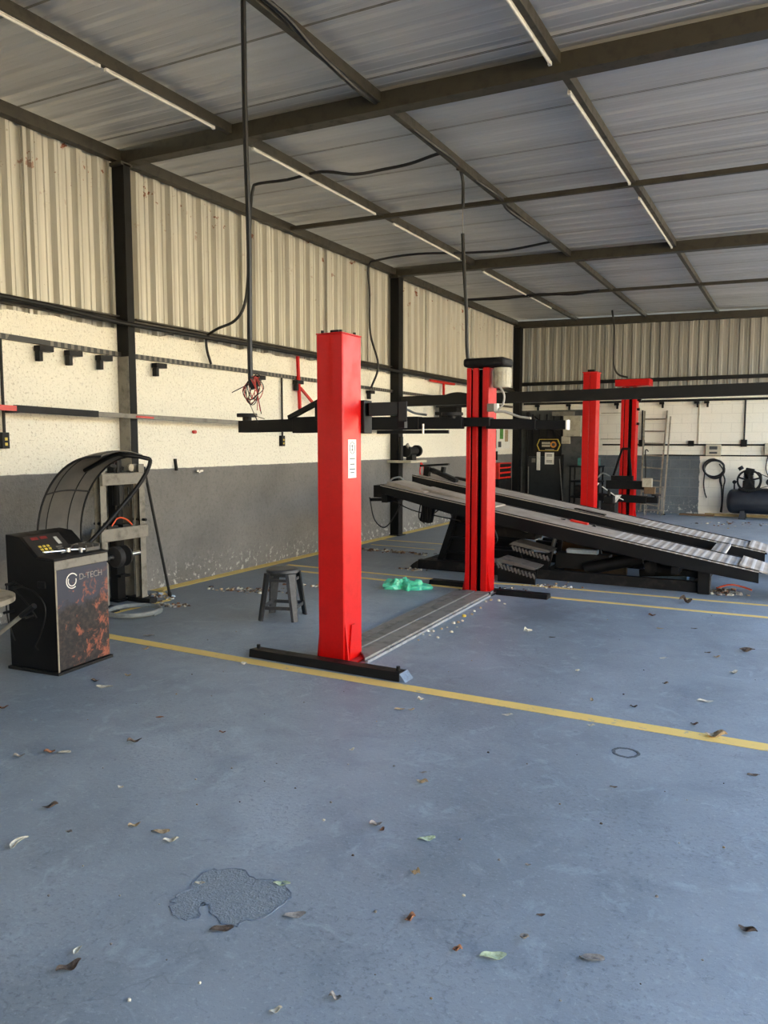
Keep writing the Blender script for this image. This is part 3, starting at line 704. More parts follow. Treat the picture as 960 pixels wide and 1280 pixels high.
# gusset fins at the foot
for px_, s in ((x0, -1), (x1, 1)):
    MB().prism([(px_, .01), (px_+s*.03, .01), (px_+s*.022, .1), (px_, .30)], 'y', y0+.02, y0+.035).build('gusset', 'red', t)
MB().prism([(y0+.06, .01), (y0+.20, .01), (y0+.15, .27), (y0+.10, .27)], 'x', x1, x1+.012).build('gusset', 'red', t)
MB().box(x0-.06, x1+.07, y0-.05, y1+.10, .0, .014).build('base_plate', 'red_old', t, bev=.002)
for px_, py_ in ((x0-.04, y0-.03), (x1+.05, y0-.03), (x1+.05, y1+.07), (x0-.04, y1+.07)): MB().cyl((px_, py_, .014), (px_, py_, .035), .014, n=6).build('anchor_bolt', 'black', t)
st = MB().box(x1, x1+.002, 4.665, 4.775, 1.34, 1.615).build('sticker', 'paper', t)
b = MB(); R = .035
for i in range(20):
    a0 = 2*PI*i/20; a1 = 2*PI*(i+1)/20
    b.bar((x1+.003, 4.72+R*math.cos(a0), 1.555+R*1.2*math.sin(a0)), (x1+.003, 4.72+R*math.cos(a1), 1.555+R*1.2*math.sin(a1)), .004, .002, (1,0,0))
b.box(x1+.002, x1+.0035, 4.70, 4.74, 1.54, 1.545); b.box(x1+.002, x1+.0035, 4.705, 4.735, 1.565, 1.57); b.box(x1+.002, x1+.0035, 4.718, 4.722, 1.53, 1.58)
for z, q in ((1.475, .035), (1.435, .03), (1.40, .038), (1.375, .025)): b.box(x1+.002, x1+.0035, 4.72-q, 4.72+q, z, z+.007)
b.build('sticker_print', 'ink', st)
# black foot bar under the post
MB().prism([(4.42, .0), (4.56, .0), (4.55, .05), (4.43, .06)], 'x', 2.56, 3.82).build('foot_beam', 'black', t, bev=.004)
MB().prism([(3.82, 0), (3.865, 0), (3.82, .052)], 'y', 4.43, 4.55).build('end_cap', worn('scuffed_blue_steel', (104, 122, 144), (60, 66, 74), .4), t)
for x in (2.6, 3.78): MB().cyl((x, 4.49, .05), (x, 4.49, .085), .014, n=8).build('bolt', 'black', t)
# runner plate between the posts
t = thing('floor_plate', 'long ribbed grey metal plate on the floor between the two front red posts', 'floor plate', (3.25, 6.2, 0))
PL = [((3.20, 4.86), (2.98, 7.52)), ((3.29, 4.82), (3.12, 7.50)), ((3.40, 4.64), (3.32, 7.6))]
def strip(a, b_, c, d_, z0, z1):
    vs = [(*a, z0), (*c, z0), (*d_, z0), (*b_, z0), (*a, z1), (*c, z1), (*d_, z1), (*b_, z1)]
    return MB().add(vs, [(3,2,1,0),(4,5,6,7),(0,1,5,4),(1,2,6,5),(2,3,7,6),(3,0,4,7)])
strip((3.03, 4.88), (2.96, 7.42), (3.13, 4.88), (3.06, 7.42), 0, .035).build('plank', worn('worn_plate', (128, 125, 120), (98, 96, 92), .5, .2), t, bev=.004)
strip((3.14, 4.88), (3.07, 7.42), (3.235, 4.88), (3.17, 7.42), 0, .042).build('plank', worn('worn_plate2', (118, 116, 112), (90, 88, 85), .5, .2), t, bev=.004)
strip((3.245, 4.88), (3.18, 7.42), (3.40, 4.70), (3.33, 7.55), 0, .036).build('plank', worn('worn_plate3', (134, 131, 126), (102, 100, 96), .5, .2), t, bev=.004)
strip((3.405, 4.70), (3.335, 7.55), (3.425, 4.70), (3.355, 7.55), 0, .02).build('edge_strip', worn('white_edge', (140, 142, 144), (90, 92, 94), .5), t)

def arm(root, p, q, w, h, steps=1, nm='arm', mat='black'):
    p = Vector(p); q = Vector(q)
    a = MB().bar(p, p.lerp(q, .62), w, h).build(nm, mat, root, bev=.004)
    MB().bar(p.lerp(q, .60), q, w*.84, h*.84).build('arm_extension', mat, a, bev=.003)
    return a
def pad(par, c, r=.06, z0=0.0, mat='rubber'):
    c = Vector(c)
    MB().cyl(c, c+Vector((0,0,.03)), r*.45).build('pad_screw', 'black', par)
    MB().lathe([(r, .03), (r*1.02, .045), (r, .06), (r*.3, .062)], c, n=20).build('pad', mat, par)
# carriage + arms of near post (a moving unit of its own)
t = POST1
MB().box(3.05, 3.31, 4.853, 4.97, 1.66, 1.90).build('slider', 'black', t, bev=.005)
MB().box(2.86, 3.09, 4.88, 5.04, 1.76, 1.895).build('hinge_block', 'black', t, bev=.005)
a = MB().bar((2.98, 5.05, 1.735), (2.55, 5.09, 1.73), .12, .125).build('arm', 'black', t, bev=.004)
MB().bar((2.57, 5.088, 1.73), (1.94, 5.16, 1.725), .10, .10).build('arm_extension', 'black', a, bev=.004)
MB().bar((2.50, 5.06, 1.79), (2.84, 4.99, 1.91), .04, .035).bar((2.84, 4.99, 1.905), (2.92, 4.97, 1.905), .04, .03).build('brace', 'black', a)
pad(a, (2.0, 5.15, 1.775), .085)
a = MB().bar((3.31, 4.92, 1.835), (3.50, 5.02, 1.84), .10, .095).build('arm', 'black', t, bev=.004)
MB().bar((3.50, 5.02, 1.82), (3.56, 5.05, 1.82), .13, .15).build('arm_head', 'black', a, bev=.006)
MB().bar((3.53, 5.03, 1.70), (3.53, 5.03, 1.75), .05, .06, (1,0,0)).build('latch', 'black', a)

# second post (slotted, with motor)
def slotted(root, X0, X1, Y0, Y1, H, mat):
    """C-shaped lift column open towards the camera, with rib and screw inside"""
    w = X1-X0
    b = MB(); b.box(X0, X1, Y1-.012, Y1, 0, H); b.box(X0, X0+.010, Y0, Y1-.012, 0, H); b.box(X1-.010, X1, Y0, Y1-.012, 0, H)
    b.box(X0+.010, X0+w*.2, Y0, Y0+.012, 0, H); b.box(X1-w*.27, X1-.010, Y0, Y0+.012, 0, H)
    b.build('column', mat, root, bev=.003)
    MB().box(X0+w*.25, X0+w*.50, Y0+.015, Y0+.05, .02, H).build('centre_rib', mat, root, bev=.003)
    MB().cyl((X0+w*.61, Y0+.08, .02), (X0+w*.61, Y0+.08, H-.02), .02, n=12).build('lead_screw', 'black', root)
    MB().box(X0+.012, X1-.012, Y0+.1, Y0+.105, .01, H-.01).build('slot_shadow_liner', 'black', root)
t = thing('lift_post', 'second tall red lift post with dark slots and motor on top', 'lift post', (3.16, 7.57, 0))
slotted(t, 3.045, 3.285, 7.44, 7.68, 2.355, 'red')
for s, X in ((-1, 3.045), (1, 3.285)):
    MB().prism([(X, .01), (X+s*.045, .01), (X+s*.02, .12), (X, .34)], 'y', 7.47, 7.485).build('gusset', 'red', t)
MB().box(2.98, 3.36, 7.38, 7.76, 0, .018).build('base_plate', 'black', t, bev=.002)
for px_, py_ in ((3.0, 7.41), (3.335, 7.41), (3.335, 7.73)): MB().cyl((px_, py_, .018), (px_, py_, .04), .014, n=6).build('anchor_bolt', 'black', t)
mc = MB().box(3.02, 3.47, 7.38, 7.68, 2.36, 2.45)
mc.build('belt_cover', 'black_dusty', t, bev=.03)
mo = MB().lathe([(.02, 0), (.085, .004), (.095, .02), (.095, .19), (.085, .205)], (3.40, 7.52, 2.145), n=24).build('motor', 'cream', t)
b = MB()
for i in range(16):
    a = 2*PI*i/16; b.box(3.40+.094*math.cos(a)-.003, 3.40+.094*math.cos(a)+.003, 7.52+.094*math.sin(a)-.003, 7.52+.094*math.sin(a)+.003, 2.18, 2.32)
b.build('cooling_fin', 'cream', mo)
MB().box(3.285, 3.36, 7.40, 7.48, 1.905, 1.985).build('switch_box', 'steel_grey', t, bev=.004)
MB().box(3.36, 3.395, 7.40, 7.46, 1.91, 1.985).build('switch_face', 'white', t, bev=.003)
MB().tube([(3.41, 7.44, 2.15), (3.46, 7.42, 2.07), (3.45, 7.42, 1.98), (3.40, 7.42, 1.92), (3.37, 7.42, 1.91)], .011, 8).build('motor_cable', 'grey_cable', t)
MB().box(3.02, 3.35, 7.30, 7.432, 1.755, 1.845).build('slider', 'black', t, bev=.005)
a = MB().bar((3.08, 7.27, 1.79), (2.62, 7.20, 1.79), .12, .12).build('arm', 'black', t, bev=.004)
MB().bar((2.63, 7.20, 1.79), (2.08, 7.13, 1.79), .14, .135).build('arm_sleeve', 'black', a, bev=.004)
MB().bar((2.95, 7.20, 1.70), (2.18, 7.10, 1.70), .05, .035).build('locking_bar', 'black', a)
MB().cyl((2.72, 7.08, 1.68), (2.72, 7.08, 1.78), .012).build('stop_pin', 'chrome', a)
pad(a, (2.98, 7.22, 1.835), .11)
a = MB().bar((3.30, 7.38, 1.78), (3.80, 7.42, 1.768), .10, .10).build('arm', 'black', t, bev=.004)
MB().bar((3.79, 7.42, 1.768), (4.10, 7.44, 1.762), .084, .088).build('arm_extension', 'black', a, bev=.004)
MB().box(4.10, 4.115, 7.39, 7.49, 1.715, 1.81).build('end_cap', 'paper', a)
MB().tube([(2.36, 7.1, 1.93), (2.5, 7.1, 1.935), (2.62, 7.1, 1.89), (2.75, 7.1, 1.87)], .012, 8).build('hose', 'grey_hose', t)
MB().tube([(3.37, 7.40, 1.90), (3.48, 7.40, 1.90), (3.62, 7.40, 1.85), (3.75, 7.40, 1.83)], .012, 8).build('hose', 'grey_cable', t)
MB().prism([(7.70, .0), (7.86, .0), (7.84, .05), (7.72, .05)], 'x', 2.50, 2.98).build('foot_beam', 'black', t, bev=.004)
MB().prism([(7.50, .0), (7.64, .0), (7.62, .05), (7.52, .05)], 'x', 3.37, 3.92).build('foot_beam', 'black', t, bev=.004)

# ================================================================== REAR TWO-POST LIFT
t = thing('lift_post', 'plain bright red lift post at the back left of the ladder', 'lift post', (2.6, 14.1, 0))
b = MB().box(2.60, 2.715, 14.05, 14.33, 0, 2.84); b.box(2.722, 2.84, 14.05, 14.33, 0, 2.84); b.box(2.71, 2.725, 14.07, 14.33, 0, 2.84)
b.build('column', 'red', t, bev=.004)
MB().box(2.585, 2.855, 14.035, 14.345, 2.84, 2.855).build('cap_plate', 'red', t); MB().box(2.66, 2.78, 14.1, 14.2, 2.855, 2.90).build('top_bearing', 'black', t, bev=.005)
MB().box(2.52, 2.92, 13.98, 14.42, 0, .02).build('base_plate', 'red_old', t)
t = thing('lift_post', 'farthest red lift post with slotted front and flat red head', 'lift post', (2.9, 16.9, 0))
slotted(t, 2.74, 3.05, 16.75, 17.02, 2.75, 'red')
MB().box(2.62, 3.32, 16.65, 17.05, 2.76, 2.90).build('head_cover', 'red', t, bev=.006)
for s, X in ((-1, 2.74), (1, 3.05)): MB().prism([(X, .01), (X+s*.06, .01), (X+s*.02, .2), (X, .4)], 'y', 16.8, 16.82).build('gusset', 'red', t)
MB().box(3.06, 3.13, 16.78, 16.9, 2.45, 2.6).box(3.06, 3.10, 16.78, 16.88, 1.95, 2.0).box(3.06, 3.10, 16.78, 16.88, 2.25, 2.30).build('limit_switch', 'black', t)
MB().box(2.50, 3.32, 16.58, 16.70, .60, .78).build('slider', 'black', t, bev=.006)
MB().box(2.60, 3.05, 16.60, 16.70, .76, .88).build('upper_block', 'black', t, bev=.006)
a = MB().bar((2.35, 16.35, .44), (3.40, 16.30, .41), .14, .15).build('arm', 'black', t, bev=.005)
MB().bar((3.39, 16.30, .41), (3.62, 16.29, .41), .11, .12).build('arm_extension', 'black', a, bev=.004)
pad(a, (3.58, 16.29, .47), .09)
MB().bar((2.66, 16.56, .88), (2.80, 16.70, 1.45), .04, .04, (1,0,0)).bar((3.02, 16.56, .88), (2.94, 16.70, 1.45), .04, .04, (1,0,0)).bar((2.80, 16.68, 1.45), (2.94, 16.68, 1.45), .04, .05).build('pull_strap', 'black', t)
a = MB().box(3.26, 3.45, 16.5, 16.62, .66, .84).build('lock_housing', 'cream', t, bev=.006)
MB().box(3.30, 3.52, 16.48, 16.60, .52, .66).build('lock_lever', 'wood', a, bev=.01)
t = thing('rag', 'white rag hanging over the low arm of the farthest lift', 'rag', (2.72, 16.2, .3))
def ragP(u, v):
    z = .50-.42*v
    return (2.68+.13*u*(1-.4*v)-.12*v+.10*(1-v), 16.20-.02*math.sin(6*u+3*v), z)
MB().sheet(ragP, 8, 8, .006).build('cloth', 'white', t)
MB().tube([(2.50, 16.25, .66), (2.66, 16.22, .56), (2.80, 16.2, .47), (2.95, 16.2, .40)], .012, 6).build('strap', 'white', t)
# junk around the low carriage: trolley with teal box
t = thing('service_trolley', 'dark metal trolley behind the back left red post with shelves', 'trolley', (1.85, 17.2, 0))
for x in (1.62, 2.25):
    for y in (17.0, 17.4): MB().box(x-.015, x+.015, y-.015, y+.015, 0, 1.05).build('leg', 'black', t)
for z in (.35, .70, 1.03): MB().box(1.60, 2.28, 16.98, 17.42, z, z+.03).build('shelf', 'black', t, bev=.004)
tag(MB().box(1.75, 2.2, 17.1, 17.35, 1.06, 1.24).box(1.8, 2.15, 17.13, 17.32, 1.24, 1.30).build('tool_case', 'teal', bev=.015), 'teal plastic case on top of the dark trolley', 'case')
tag(MB().box(1.70, 2.1, 17.05, 17.35, .38, .62).build('crate', 'black_dusty', bev=.01), 'dark crate on the lower shelf of the trolley', 'crate')
tag(MB().box(2.78, 3.05, 14.9, 15.2, 0, .42).box(2.82, 3.0, 14.95, 15.15, .42, .55).cyl((2.9, 15.05, .55), (2.9, 15.05, .68), .03).build('bottle_jack', 'black_dusty', bev=.01), 'dark jack on the floor just right of the back left red post', 'jack')
t = thing('oil_drain', 'small grey drainer with white funnel between the far red posts', 'drainer', (2.4, 16.1, 0))
MB().cyl((2.35, 16.0, 0), (2.35, 16.0, .5), .12).build('tank', 'black', t); MB().lathe([(.03, .5), (.05, .6), (.14, .74), (.13, .75)], (2.35, 16.0, 0)).build('funnel', 'white', t)
MB().tube([(2.3, 16, .72), (2.45, 16, .85), (2.55, 16, .95), (2.7, 16, .9)], .015, 6).build('hose', 'grey_hose', t)

# ================================================================== LADDER
t = thing('ladder', 'double extension ladder leaning against the back wall', 'ladder', (3.35, 17.7, 0))
def rail(p, q): return MB().bar(p, q, .03, .055, (0,1,0))
A0, A1 = Vector((3.05, 17.62, 0.05)), Vector((3.02, 17.93, 2.28)); B0, B1 = Vector((3.42, 17.62, .0)), Vector((3.50, 17.93, 2.28))
s = MB().bar(A0, A1, .03, .055, (0,1,0)).build('fly_section_rail', 'alu', t); MB().bar(B0, B1, .03, .055, (0,1,0)).build('fly_section_rail', 'alu', t)
for i in range(8):
    k = .08 + i*.12
    MB().cyl(A0.lerp(A1, k), B0.lerp(B1, k), .016, n=8).build('rung', 'alu', t)
C0, C1 = Vector((3.54, 17.55, .0)), Vector((3.58, 17.88, 2.15))
MB().bar(C0, C1, .028, .05, (0,1,0)).build('base_section_rail', 'alu', t)
for v in (C0,): MB().box(v.x-.04, v.x+.04, v.y-.05, v.y+.05, 0, .03).build('rubber_foot', 'rubber', t)
# hook hanging on the ladder
tag(MB().tube([(3.16, 17.72, 1.38), (3.13, 17.70, 1.42), (3.10, 17.70, 1.36), (3.12, 17.7, .9), (3.09, 17.7, .55)], .014, 6).build('hook_bar', 'steel_dark'), 'dark hooked bar hanging on a ladder rung', 'hook')
# wire stand by the ladder
b = MB()
for x in (3.2, 3.55):
    for y in (17.2, 17.42): b.cyl((x, y, 0), (x, y, .62), .01, n=6)
for z in (.12, .38, .62): b.tube([(3.2, 17.2, z), (3.55, 17.2, z), (3.55, 17.42, z), (3.2, 17.42, z), (3.2, 17.2, z)], .009, 6, 1)
tag(b.build('wire_stand', 'steel_grey'), 'low wire stand at the foot of the ladder', 'stand')

# ================================================================== HOSE COIL + COMPRESSOR
b = MB(); cc = Vector((4.50, 17.93, 1.02))
pts = []
for i in range(60):
    a = i*2*PI/15; r = .185+.015*math.sin(i*.9)+(.02 if i > 30 else 0); pts.append(cc+Vector((r*math.cos(a), -.0025*i*.4, r*math.sin(a))))
b.tube(pts, .017, 8, 3)
b.tube([(4.32, 17.93, .98), (4.30, 17.93, .7), (4.33, 17.93, .5), (4.37, 17.93, .38)], .013, 8)
b.tube([(4.66, 17.93, .95), (4.62, 17.93, .78), (4.66, 17.93, .62), (4.68, 17.93, .3), (4.66, 17.93, .08)], .016, 8)
b.tube([(4.66, 17.92, .95), (4.72, 17.92, .78), (4.70, 17.92, .62), (4.69, 17.92, .3), (4.68, 17.92, .075)], .016, 8)
b.tube([(4.6, 17.91, 1.12), (4.68, 17.91, .98), (4.64, 17.91, .8), (4.67, 17.91, .64)], .014, 8)
tag(b.build('hose_coil', 'cable'), 'coiled black hose hanging on the white part of the back wall', 'hose')
t = thing('air_compressor', 'large dark blue air compressor on the floor at the right of the back wall', 'compressor', (5.5, 17.5, 0))
def caps(r, L):  # horizontal tank along x
    return [(.03, 0), (r*.55, .015), (r*.85, .05), (r*.97, .09), (r, .14), (r, L-.14), (r*.97, L-.09), (r*.85, L-.05), (r*.55, L-.015), (.03, L)]
MB().lathe(caps(.255, 1.7), (4.80, 17.5, .36), (1,0,0), 32).build('tank', 'tank', t)
for x in (5.12, 6.1):
    MB().prism([(x-.07, 0), (x+.07, 0), (x+.04, .18), (x-.04, .18)], 'y', 17.28, 17.32).prism([(x-.07, 0), (x+.07, 0), (x+.04, .18), (x-.04, .18)], 'y', 17.68, 17.72).build('leg', 'tank', t)
MB().box(5.02, 5.9, 17.38, 17.62, .60, .635).build('mount_plate', 'black', t)
b = MB().box(5.10, 5.32, 17.40, 17.60, .635, .80).cyl((5.21, 17.5, .80), (5.19, 17.5, .98), .085)
b.build('pump_block', 'black', t, bev=.01)
MB().bar((5.14, 17.5, 1.0), (5.30, 17.5, .97), .20, .13).build('cylinder_head', 'black', t, bev=.01)
for i in range(5): MB().bar((5.10+.005*i, 17.5, .86+.025*i), (5.30, 17.5, .84+.025*i), .19, .008).build('cooling_fin', 'black', t)
MB().cyl((5.07, 17.5, 1.02), (5.03, 17.5, 1.08), .05).build('air_filter', 'black', t)
MB().tube([(5.3, 17.45, .98), (5.42, 17.42, .94), (5.44, 17.42, .8), (5.40, 17.45, .62)], .018, 8).build('outlet_pipe', 'steel_dark', t)
fw_ = MB(); C = Vector((5.22, 17.34, .80))
for i in range(32):
    a0 = 2*PI*i/32; a1 = 2*PI*(i+1)/32
    fw_.bar(C+Vector((.215*math.cos(a0), 0, .215*math.sin(a0))), C+Vector((.215*math.cos(a1), 0, .215*math.sin(a1))), .04, .03, (0,1,0))
for i in range(5):
    a = 2*PI*i/5+.3; fw_.bar(C, C+Vector((.2*math.cos(a), 0, .2*math.sin(a))), .035, .02, (0,1,0))
fw_.cyl(C+Vector((0,-.03,0)), C+Vector((0,.06,0)), .04)
fw_.build('flywheel', 'black', t)
MB().cyl((5.68, 17.33, .78), (5.68, 17.64, .78), .11, n=20).build('motor', 'black', t, bev=.01)
MB().cyl((5.60, 17.30, .78), (5.60, 17.34, .78), .07).build('motor_pulley', 'black', t)
MB().tube([(5.30, 17.32, 1.0), (5.62, 17.32, .86)], .008, 6, 1).tube([(5.22, 17.32, .585), (5.60, 17.32, .71)], .008, 6, 1).build('belt', 'rubber', t)
MB().cyl((4.94, 17.5, .60), (4.94, 17.5, .72), .015).cyl((4.94, 17.46, .76), (4.94, 17.50, .76), .04).build('pressure_gauge', 'black', t)
tag(MB().box(3.85, 4.55, 17.68, 17.83, .0, .035).build('timber_offcut', 'wood', bev=.003), 'short dark timber lying at the foot of the back wall', 'timber')
tag(MB().box(4.35, 6.8, 17.85, 17.97, .0, .05).build('timber_batten', 'light_wood', bev=.003), 'long pale batten along the wall behind the compressor', 'timber')

# ================================================================== RAMP LIFT (alignment ramp)
def zr(x): return 1.31-.174*x
t = thing('ramp_lift', 'black four metre car ramp lift tilted down to the right behind the front posts', 'ramp lift', (3.6, 9.4, 0))
XH, XL = 1.47, 5.80
def runway(Y0, Y1, nm, xh):
    r = MB().prism([(xh, zr(xh)-.012), (XL, zr(XL)-.012), (XL, zr(XL)), (xh, zr(xh))], 'y', Y0, Y1).build(nm, 'deck', t)
    f = MB()
    for y in (Y0, Y1-.02):
        f.prism([(xh, zr(xh)-.10), (2.4, zr(2.4)-.155), (4.9, zr(4.9)-.155), (XL, zr(XL)-.12), (XL, zr(XL)-.012), (xh, zr(xh)-.012)], 'y', y, y+.02)
    f.box(xh, xh+.02, Y0, Y1, zr(xh)-.10, zr(xh)-.012)
    f.build('side_rail', 'black', r)
    l = MB()
    for y in (Y0, Y1-.025): l.prism([(xh, zr(xh)), (XL, zr(XL)), (XL, zr(XL)+.008), (xh, zr(xh)+.008)], 'y', y, y+.025)
    l.build('edge_strip', 'black_dusty', r)
    return r
n_ = runway(8.45, 9.15, 'runway', XH); f_ = runway(10.0, 10.7, 'runway', 1.15)
# long dark slot between plates on each runway
MB().prism([(3.7, zr(3.7)+.001), (4.75, zr(4.75)+.001), (4.75, zr(4.75)+.006), (3.7, zr(3.7)+.006)], 'y', 9.08, 9.11).build('slot_bar', 'black', n_)
MB().prism([(3.75, zr(3.75)+.001), (3.95, zr(3.95)+.001), (3.95, zr(3.95)+.02), (3.75, zr(3.75)+.02)], 'y', 8.98, 9.06).build('slip_plate', 'red_old', n_)
MB().prism([(3.5, zr(3.5)+.001), (3.9, zr(3.9)+.001), (3.9, zr(3.9)+.015), (3.5, zr(3.5)+.015)], 'y', 10.12, 10.22).build('turn_plate_pin', 'black', f_)
# approach flaps that fold down to the floor
for (Y0, Y1) in ((8.47, 9.13), (10.02, 10.68)):
    MB().prism([(5.62, zr(5.62)+.012), (6.9, .0), (6.9, .015), (5.62, zr(5.62)+.03)], 'y', Y0, Y1).build('approach_flap', 'deck', t)
MB().bar((5.35, 9.13, zr(5.35)-.02), (5.35, 10.02, zr(5.35)-.02), .16, .03).build('cross_plate', 'deck', t)
MB().bar((1.5, 8.5, zr(1.5)-.17), (1.5, 10.65, zr(1.5)-.17), .08, .10).build('cross_beam', 'black', t, bev=.004)
MB().bar((5.0, 8.5, zr(5.0)-.2), (5.0, 10.65, zr(5.0)-.2), .08, .08).build('cross_beam', 'black', t, bev=.004)
# head parts at the high end
MB().prism([(1.33, .89), (1.49, .89), (1.49, 1.045), (1.33, 1.045)], 'y', 8.52, 9.1).build('head_bracket', 'black_dusty', t, bev=.006)
MB().bar((1.24, 8.62, .85), (1.62, 8.62, .87), .05, .04).build('head_rod', 'black', t)
MB().prism([(1.47, zr(1.47)), (2.0, zr(2.0)), (2.0, zr(2.0)+.015), (1.6, zr(1.6)+.04), (1.47, zr(1.47)+.035)], 'y', 8.62, 9.1).build('turn_plate', 'deck', t, bev=.004)
MB().prism([(1.9, zr(1.9)), (2.9, zr(2.9)), (2.9, zr(2.9)+.015), (1.9, zr(1.9)+.035)], 'y', 8.75, 9.1).build('turn_plate', 'deck', t, bev=.004)
# base frame on the floor
b = MB(); b.box(1.92, 5.25, 8.62, 8.70, 0, .115); b.box(1.92, 5.25, 9.9, 9.98, 0, .115); b.box(1.92, 2.02, 8.70, 9.9, 0, .10); b.box(3.5, 3.6, 8.70, 9.9, 0, .09); b.box(5.15, 5.25, 8.70, 9.9, 0, .10)
b.build('base_frame', 'black_dusty', t, bev=.004)
MB().prism([(1.80, 0), (1.92, 0), (1.92, .10), (1.86, .06)], 'y', 8.58, 8.74).build('base_foot', 'black_dusty', t)
MB().box(5.22, 5.34, 8.56, 8.70, 0, .30).build('base_foot', 'black', t, bev=.006)
# support towers
def tower(Y, par):
    b = MB()
    b.prism([(2.12, .10), (2.20, .10), (2.43, .80), (2.36, .80)], 'y', Y-.04, Y+.04)
    b.prism([(2.72, .10), (2.80, .10), (2.56, .80), (2.50, .80)], 'y', Y-.04, Y+.04)
    b.box(2.34, 2.60, Y-.05, Y+.05, .78, .84)
    for z, a0, a1 in ((.20, 2.2, 2.74), (.38, 2.26, 2.68), (.56, 2.32, 2.62)): b.box(a0, a1, Y-.03, Y+.03, z, z+.03)
    b.prism([(2.18, .10), (2.74, .10), (2.53, .80), (2.40, .80)], 'y', Y+.04, Y+.055)
    b.box(2.05, 2.88, Y-.06, Y+.07, .0, .11)
    b.build('tower', 'black', par, bev=.002)
tower(8.80, t); tower(10.3, t)
# lifting arm, hydraulic cylinder and links under the deck
MB().bar((2.75, 8.95, .52), (3.38, 8.95, .50), .30, .14).build('lifting_arm', 'black_dusty', t, bev=.01)
MB().bar((3.0, 8.80, .64), (3.33, 8.80, .56), .10, .10).build('worn_roller', 'alu', t, bev=.03)
MB().bar((3.42, 9.25, .10), (3.55, 9.25, .62), .14, .02, (1,0,0)).build('prop_plate', 'steel_grey', t)
MB().bar((3.66, 9.0, .68), (3.60, 9.0, .12), .05, .05, (1,0,0)).build('strut', 'black', t)
MB().bar((4.02, 9.0, .62), (4.14, 9.0, .12), .04, .05, (1,0,0)).build('strut', 'black', t)
cy = MB().cyl((3.98, 8.80, .13), (4.50, 8.86, .27), .075, n=20).build('hydraulic_cylinder', 'black', t)
MB().cyl((4.49, 8.86, .267), (4.60, 8.87, .297), .088, n=20).build('cylinder_head', 'black_dusty', cy); MB().cyl((4.58, 8.87, .29), (4.9, 8.9, .37), .03).build('piston_rod', 'chrome', cy)
MB().bar((4.55, 9.05, .10), (5.22, 9.05, .16), .10, .08).build('link_arm', 'black', t, bev=.006)
MB().bar((4.70, 8.80, .20), (5.26, 8.76, .17), .06, .07).build('link_arm', 'black_dusty', t, bev=.006)
MB().cyl((4.72, 8.72, .22), (4.72, 8.86, .22), .07, n=20).build('link_pivot', 'black_dusty', t)
MB().bar((3.2, 9.45, .30), (5.1, 9.45, .16), .09, .10).bar((3.2, 9.75, .30), (5.1, 9.75, .16), .09, .10).build('inner_scissor_arm', 'black', t, bev=.005)
b = MB(); b.bar((2.7, 9.3, .60), (4.9, 9.3, .16), .05, .09); b.build('inner_scissor_arm', 'black', t)
# motor unit hanging below the high end with hoses
mu = MB().bar((2.10, 8.60, .87), (2.04, 8.60, .60), .12, .14, (1,0,0)).build('power_unit', 'black', t, bev=.01)
fb = MB()
for i in range(4): fb.box(2.015+.035*i, 2.025+.035*i, 8.52, 8.535, .62, .84)
fb.build('cooling_fin', 'black_dusty', mu)
for pts in ([(1.22, 8.62, .88), (1.30, 8.60, .60), (1.45, 8.6, .50), (1.60, 8.6, .66), (1.72, 8.6, .88)], [(1.55, 8.6, .86), (1.85, 8.6, .74), (2.2, 8.6, .68), (2.5, 8.6, .64)],
            [(2.16, 8.6, .72), (2.26, 8.6, .78), (2.36, 8.6, .74), (2.4, 8.6, .66)], [(1.98, 8.6, .90), (1.94, 8.6, .66), (2.02, 8.6, .58)], [(2.94, 8.55, .60), (3.0, 8.55, .45), (2.93, 8.55, .34)]):
    MB().tube(pts, .008, 6).build('hose', 'cable', t)
# sensor arm on the far runway's high end
t2 = thing('wheel_clamp', 'dusty dark wheel clamp lying on the high end of the far runway', 'wheel clamp', (1.57, 10.3, 1.060))
MB().bar((1.24, 10.3, 1.030), (1.26, 10.3, 1.230), .10, .08, (1,0,0)).build('upright', 'black_dusty', t2, bev=.005)
MB().bar((1.14, 10.3, 1.240), (1.60, 10.3, 1.270), .06, .03).build('cross_bar', 'black', t2, bev=.004)
MB().bar((1.32, 10.28, 1.190), (1.74, 10.28, 1.030), .12, .06).build('arm', 'black_dusty', t2, bev=.01)
MB().bar((1.52, 10.3, 1.230), (1.50, 10.3, 1.110), .08, .05, (1,0,0)).build('jaw', 'black', t2, bev=.006)
MB().bar((1.67, 10.4, 1.070), (2.17, 10.4, 0.980), .10, .04).build('lower_arm', 'black_dusty', t2, bev=.006)
tag(MB().tube([(1.36, 8.9, 1.06), (1.38, 8.95, 1.11), (1.46, 9.0, 1.13), (1.52, 9.0, 1.095)], .012, 8).build('short_hose', 'grey_hose'), 'short grey hose lying on the high end of the near runway', 'hose')

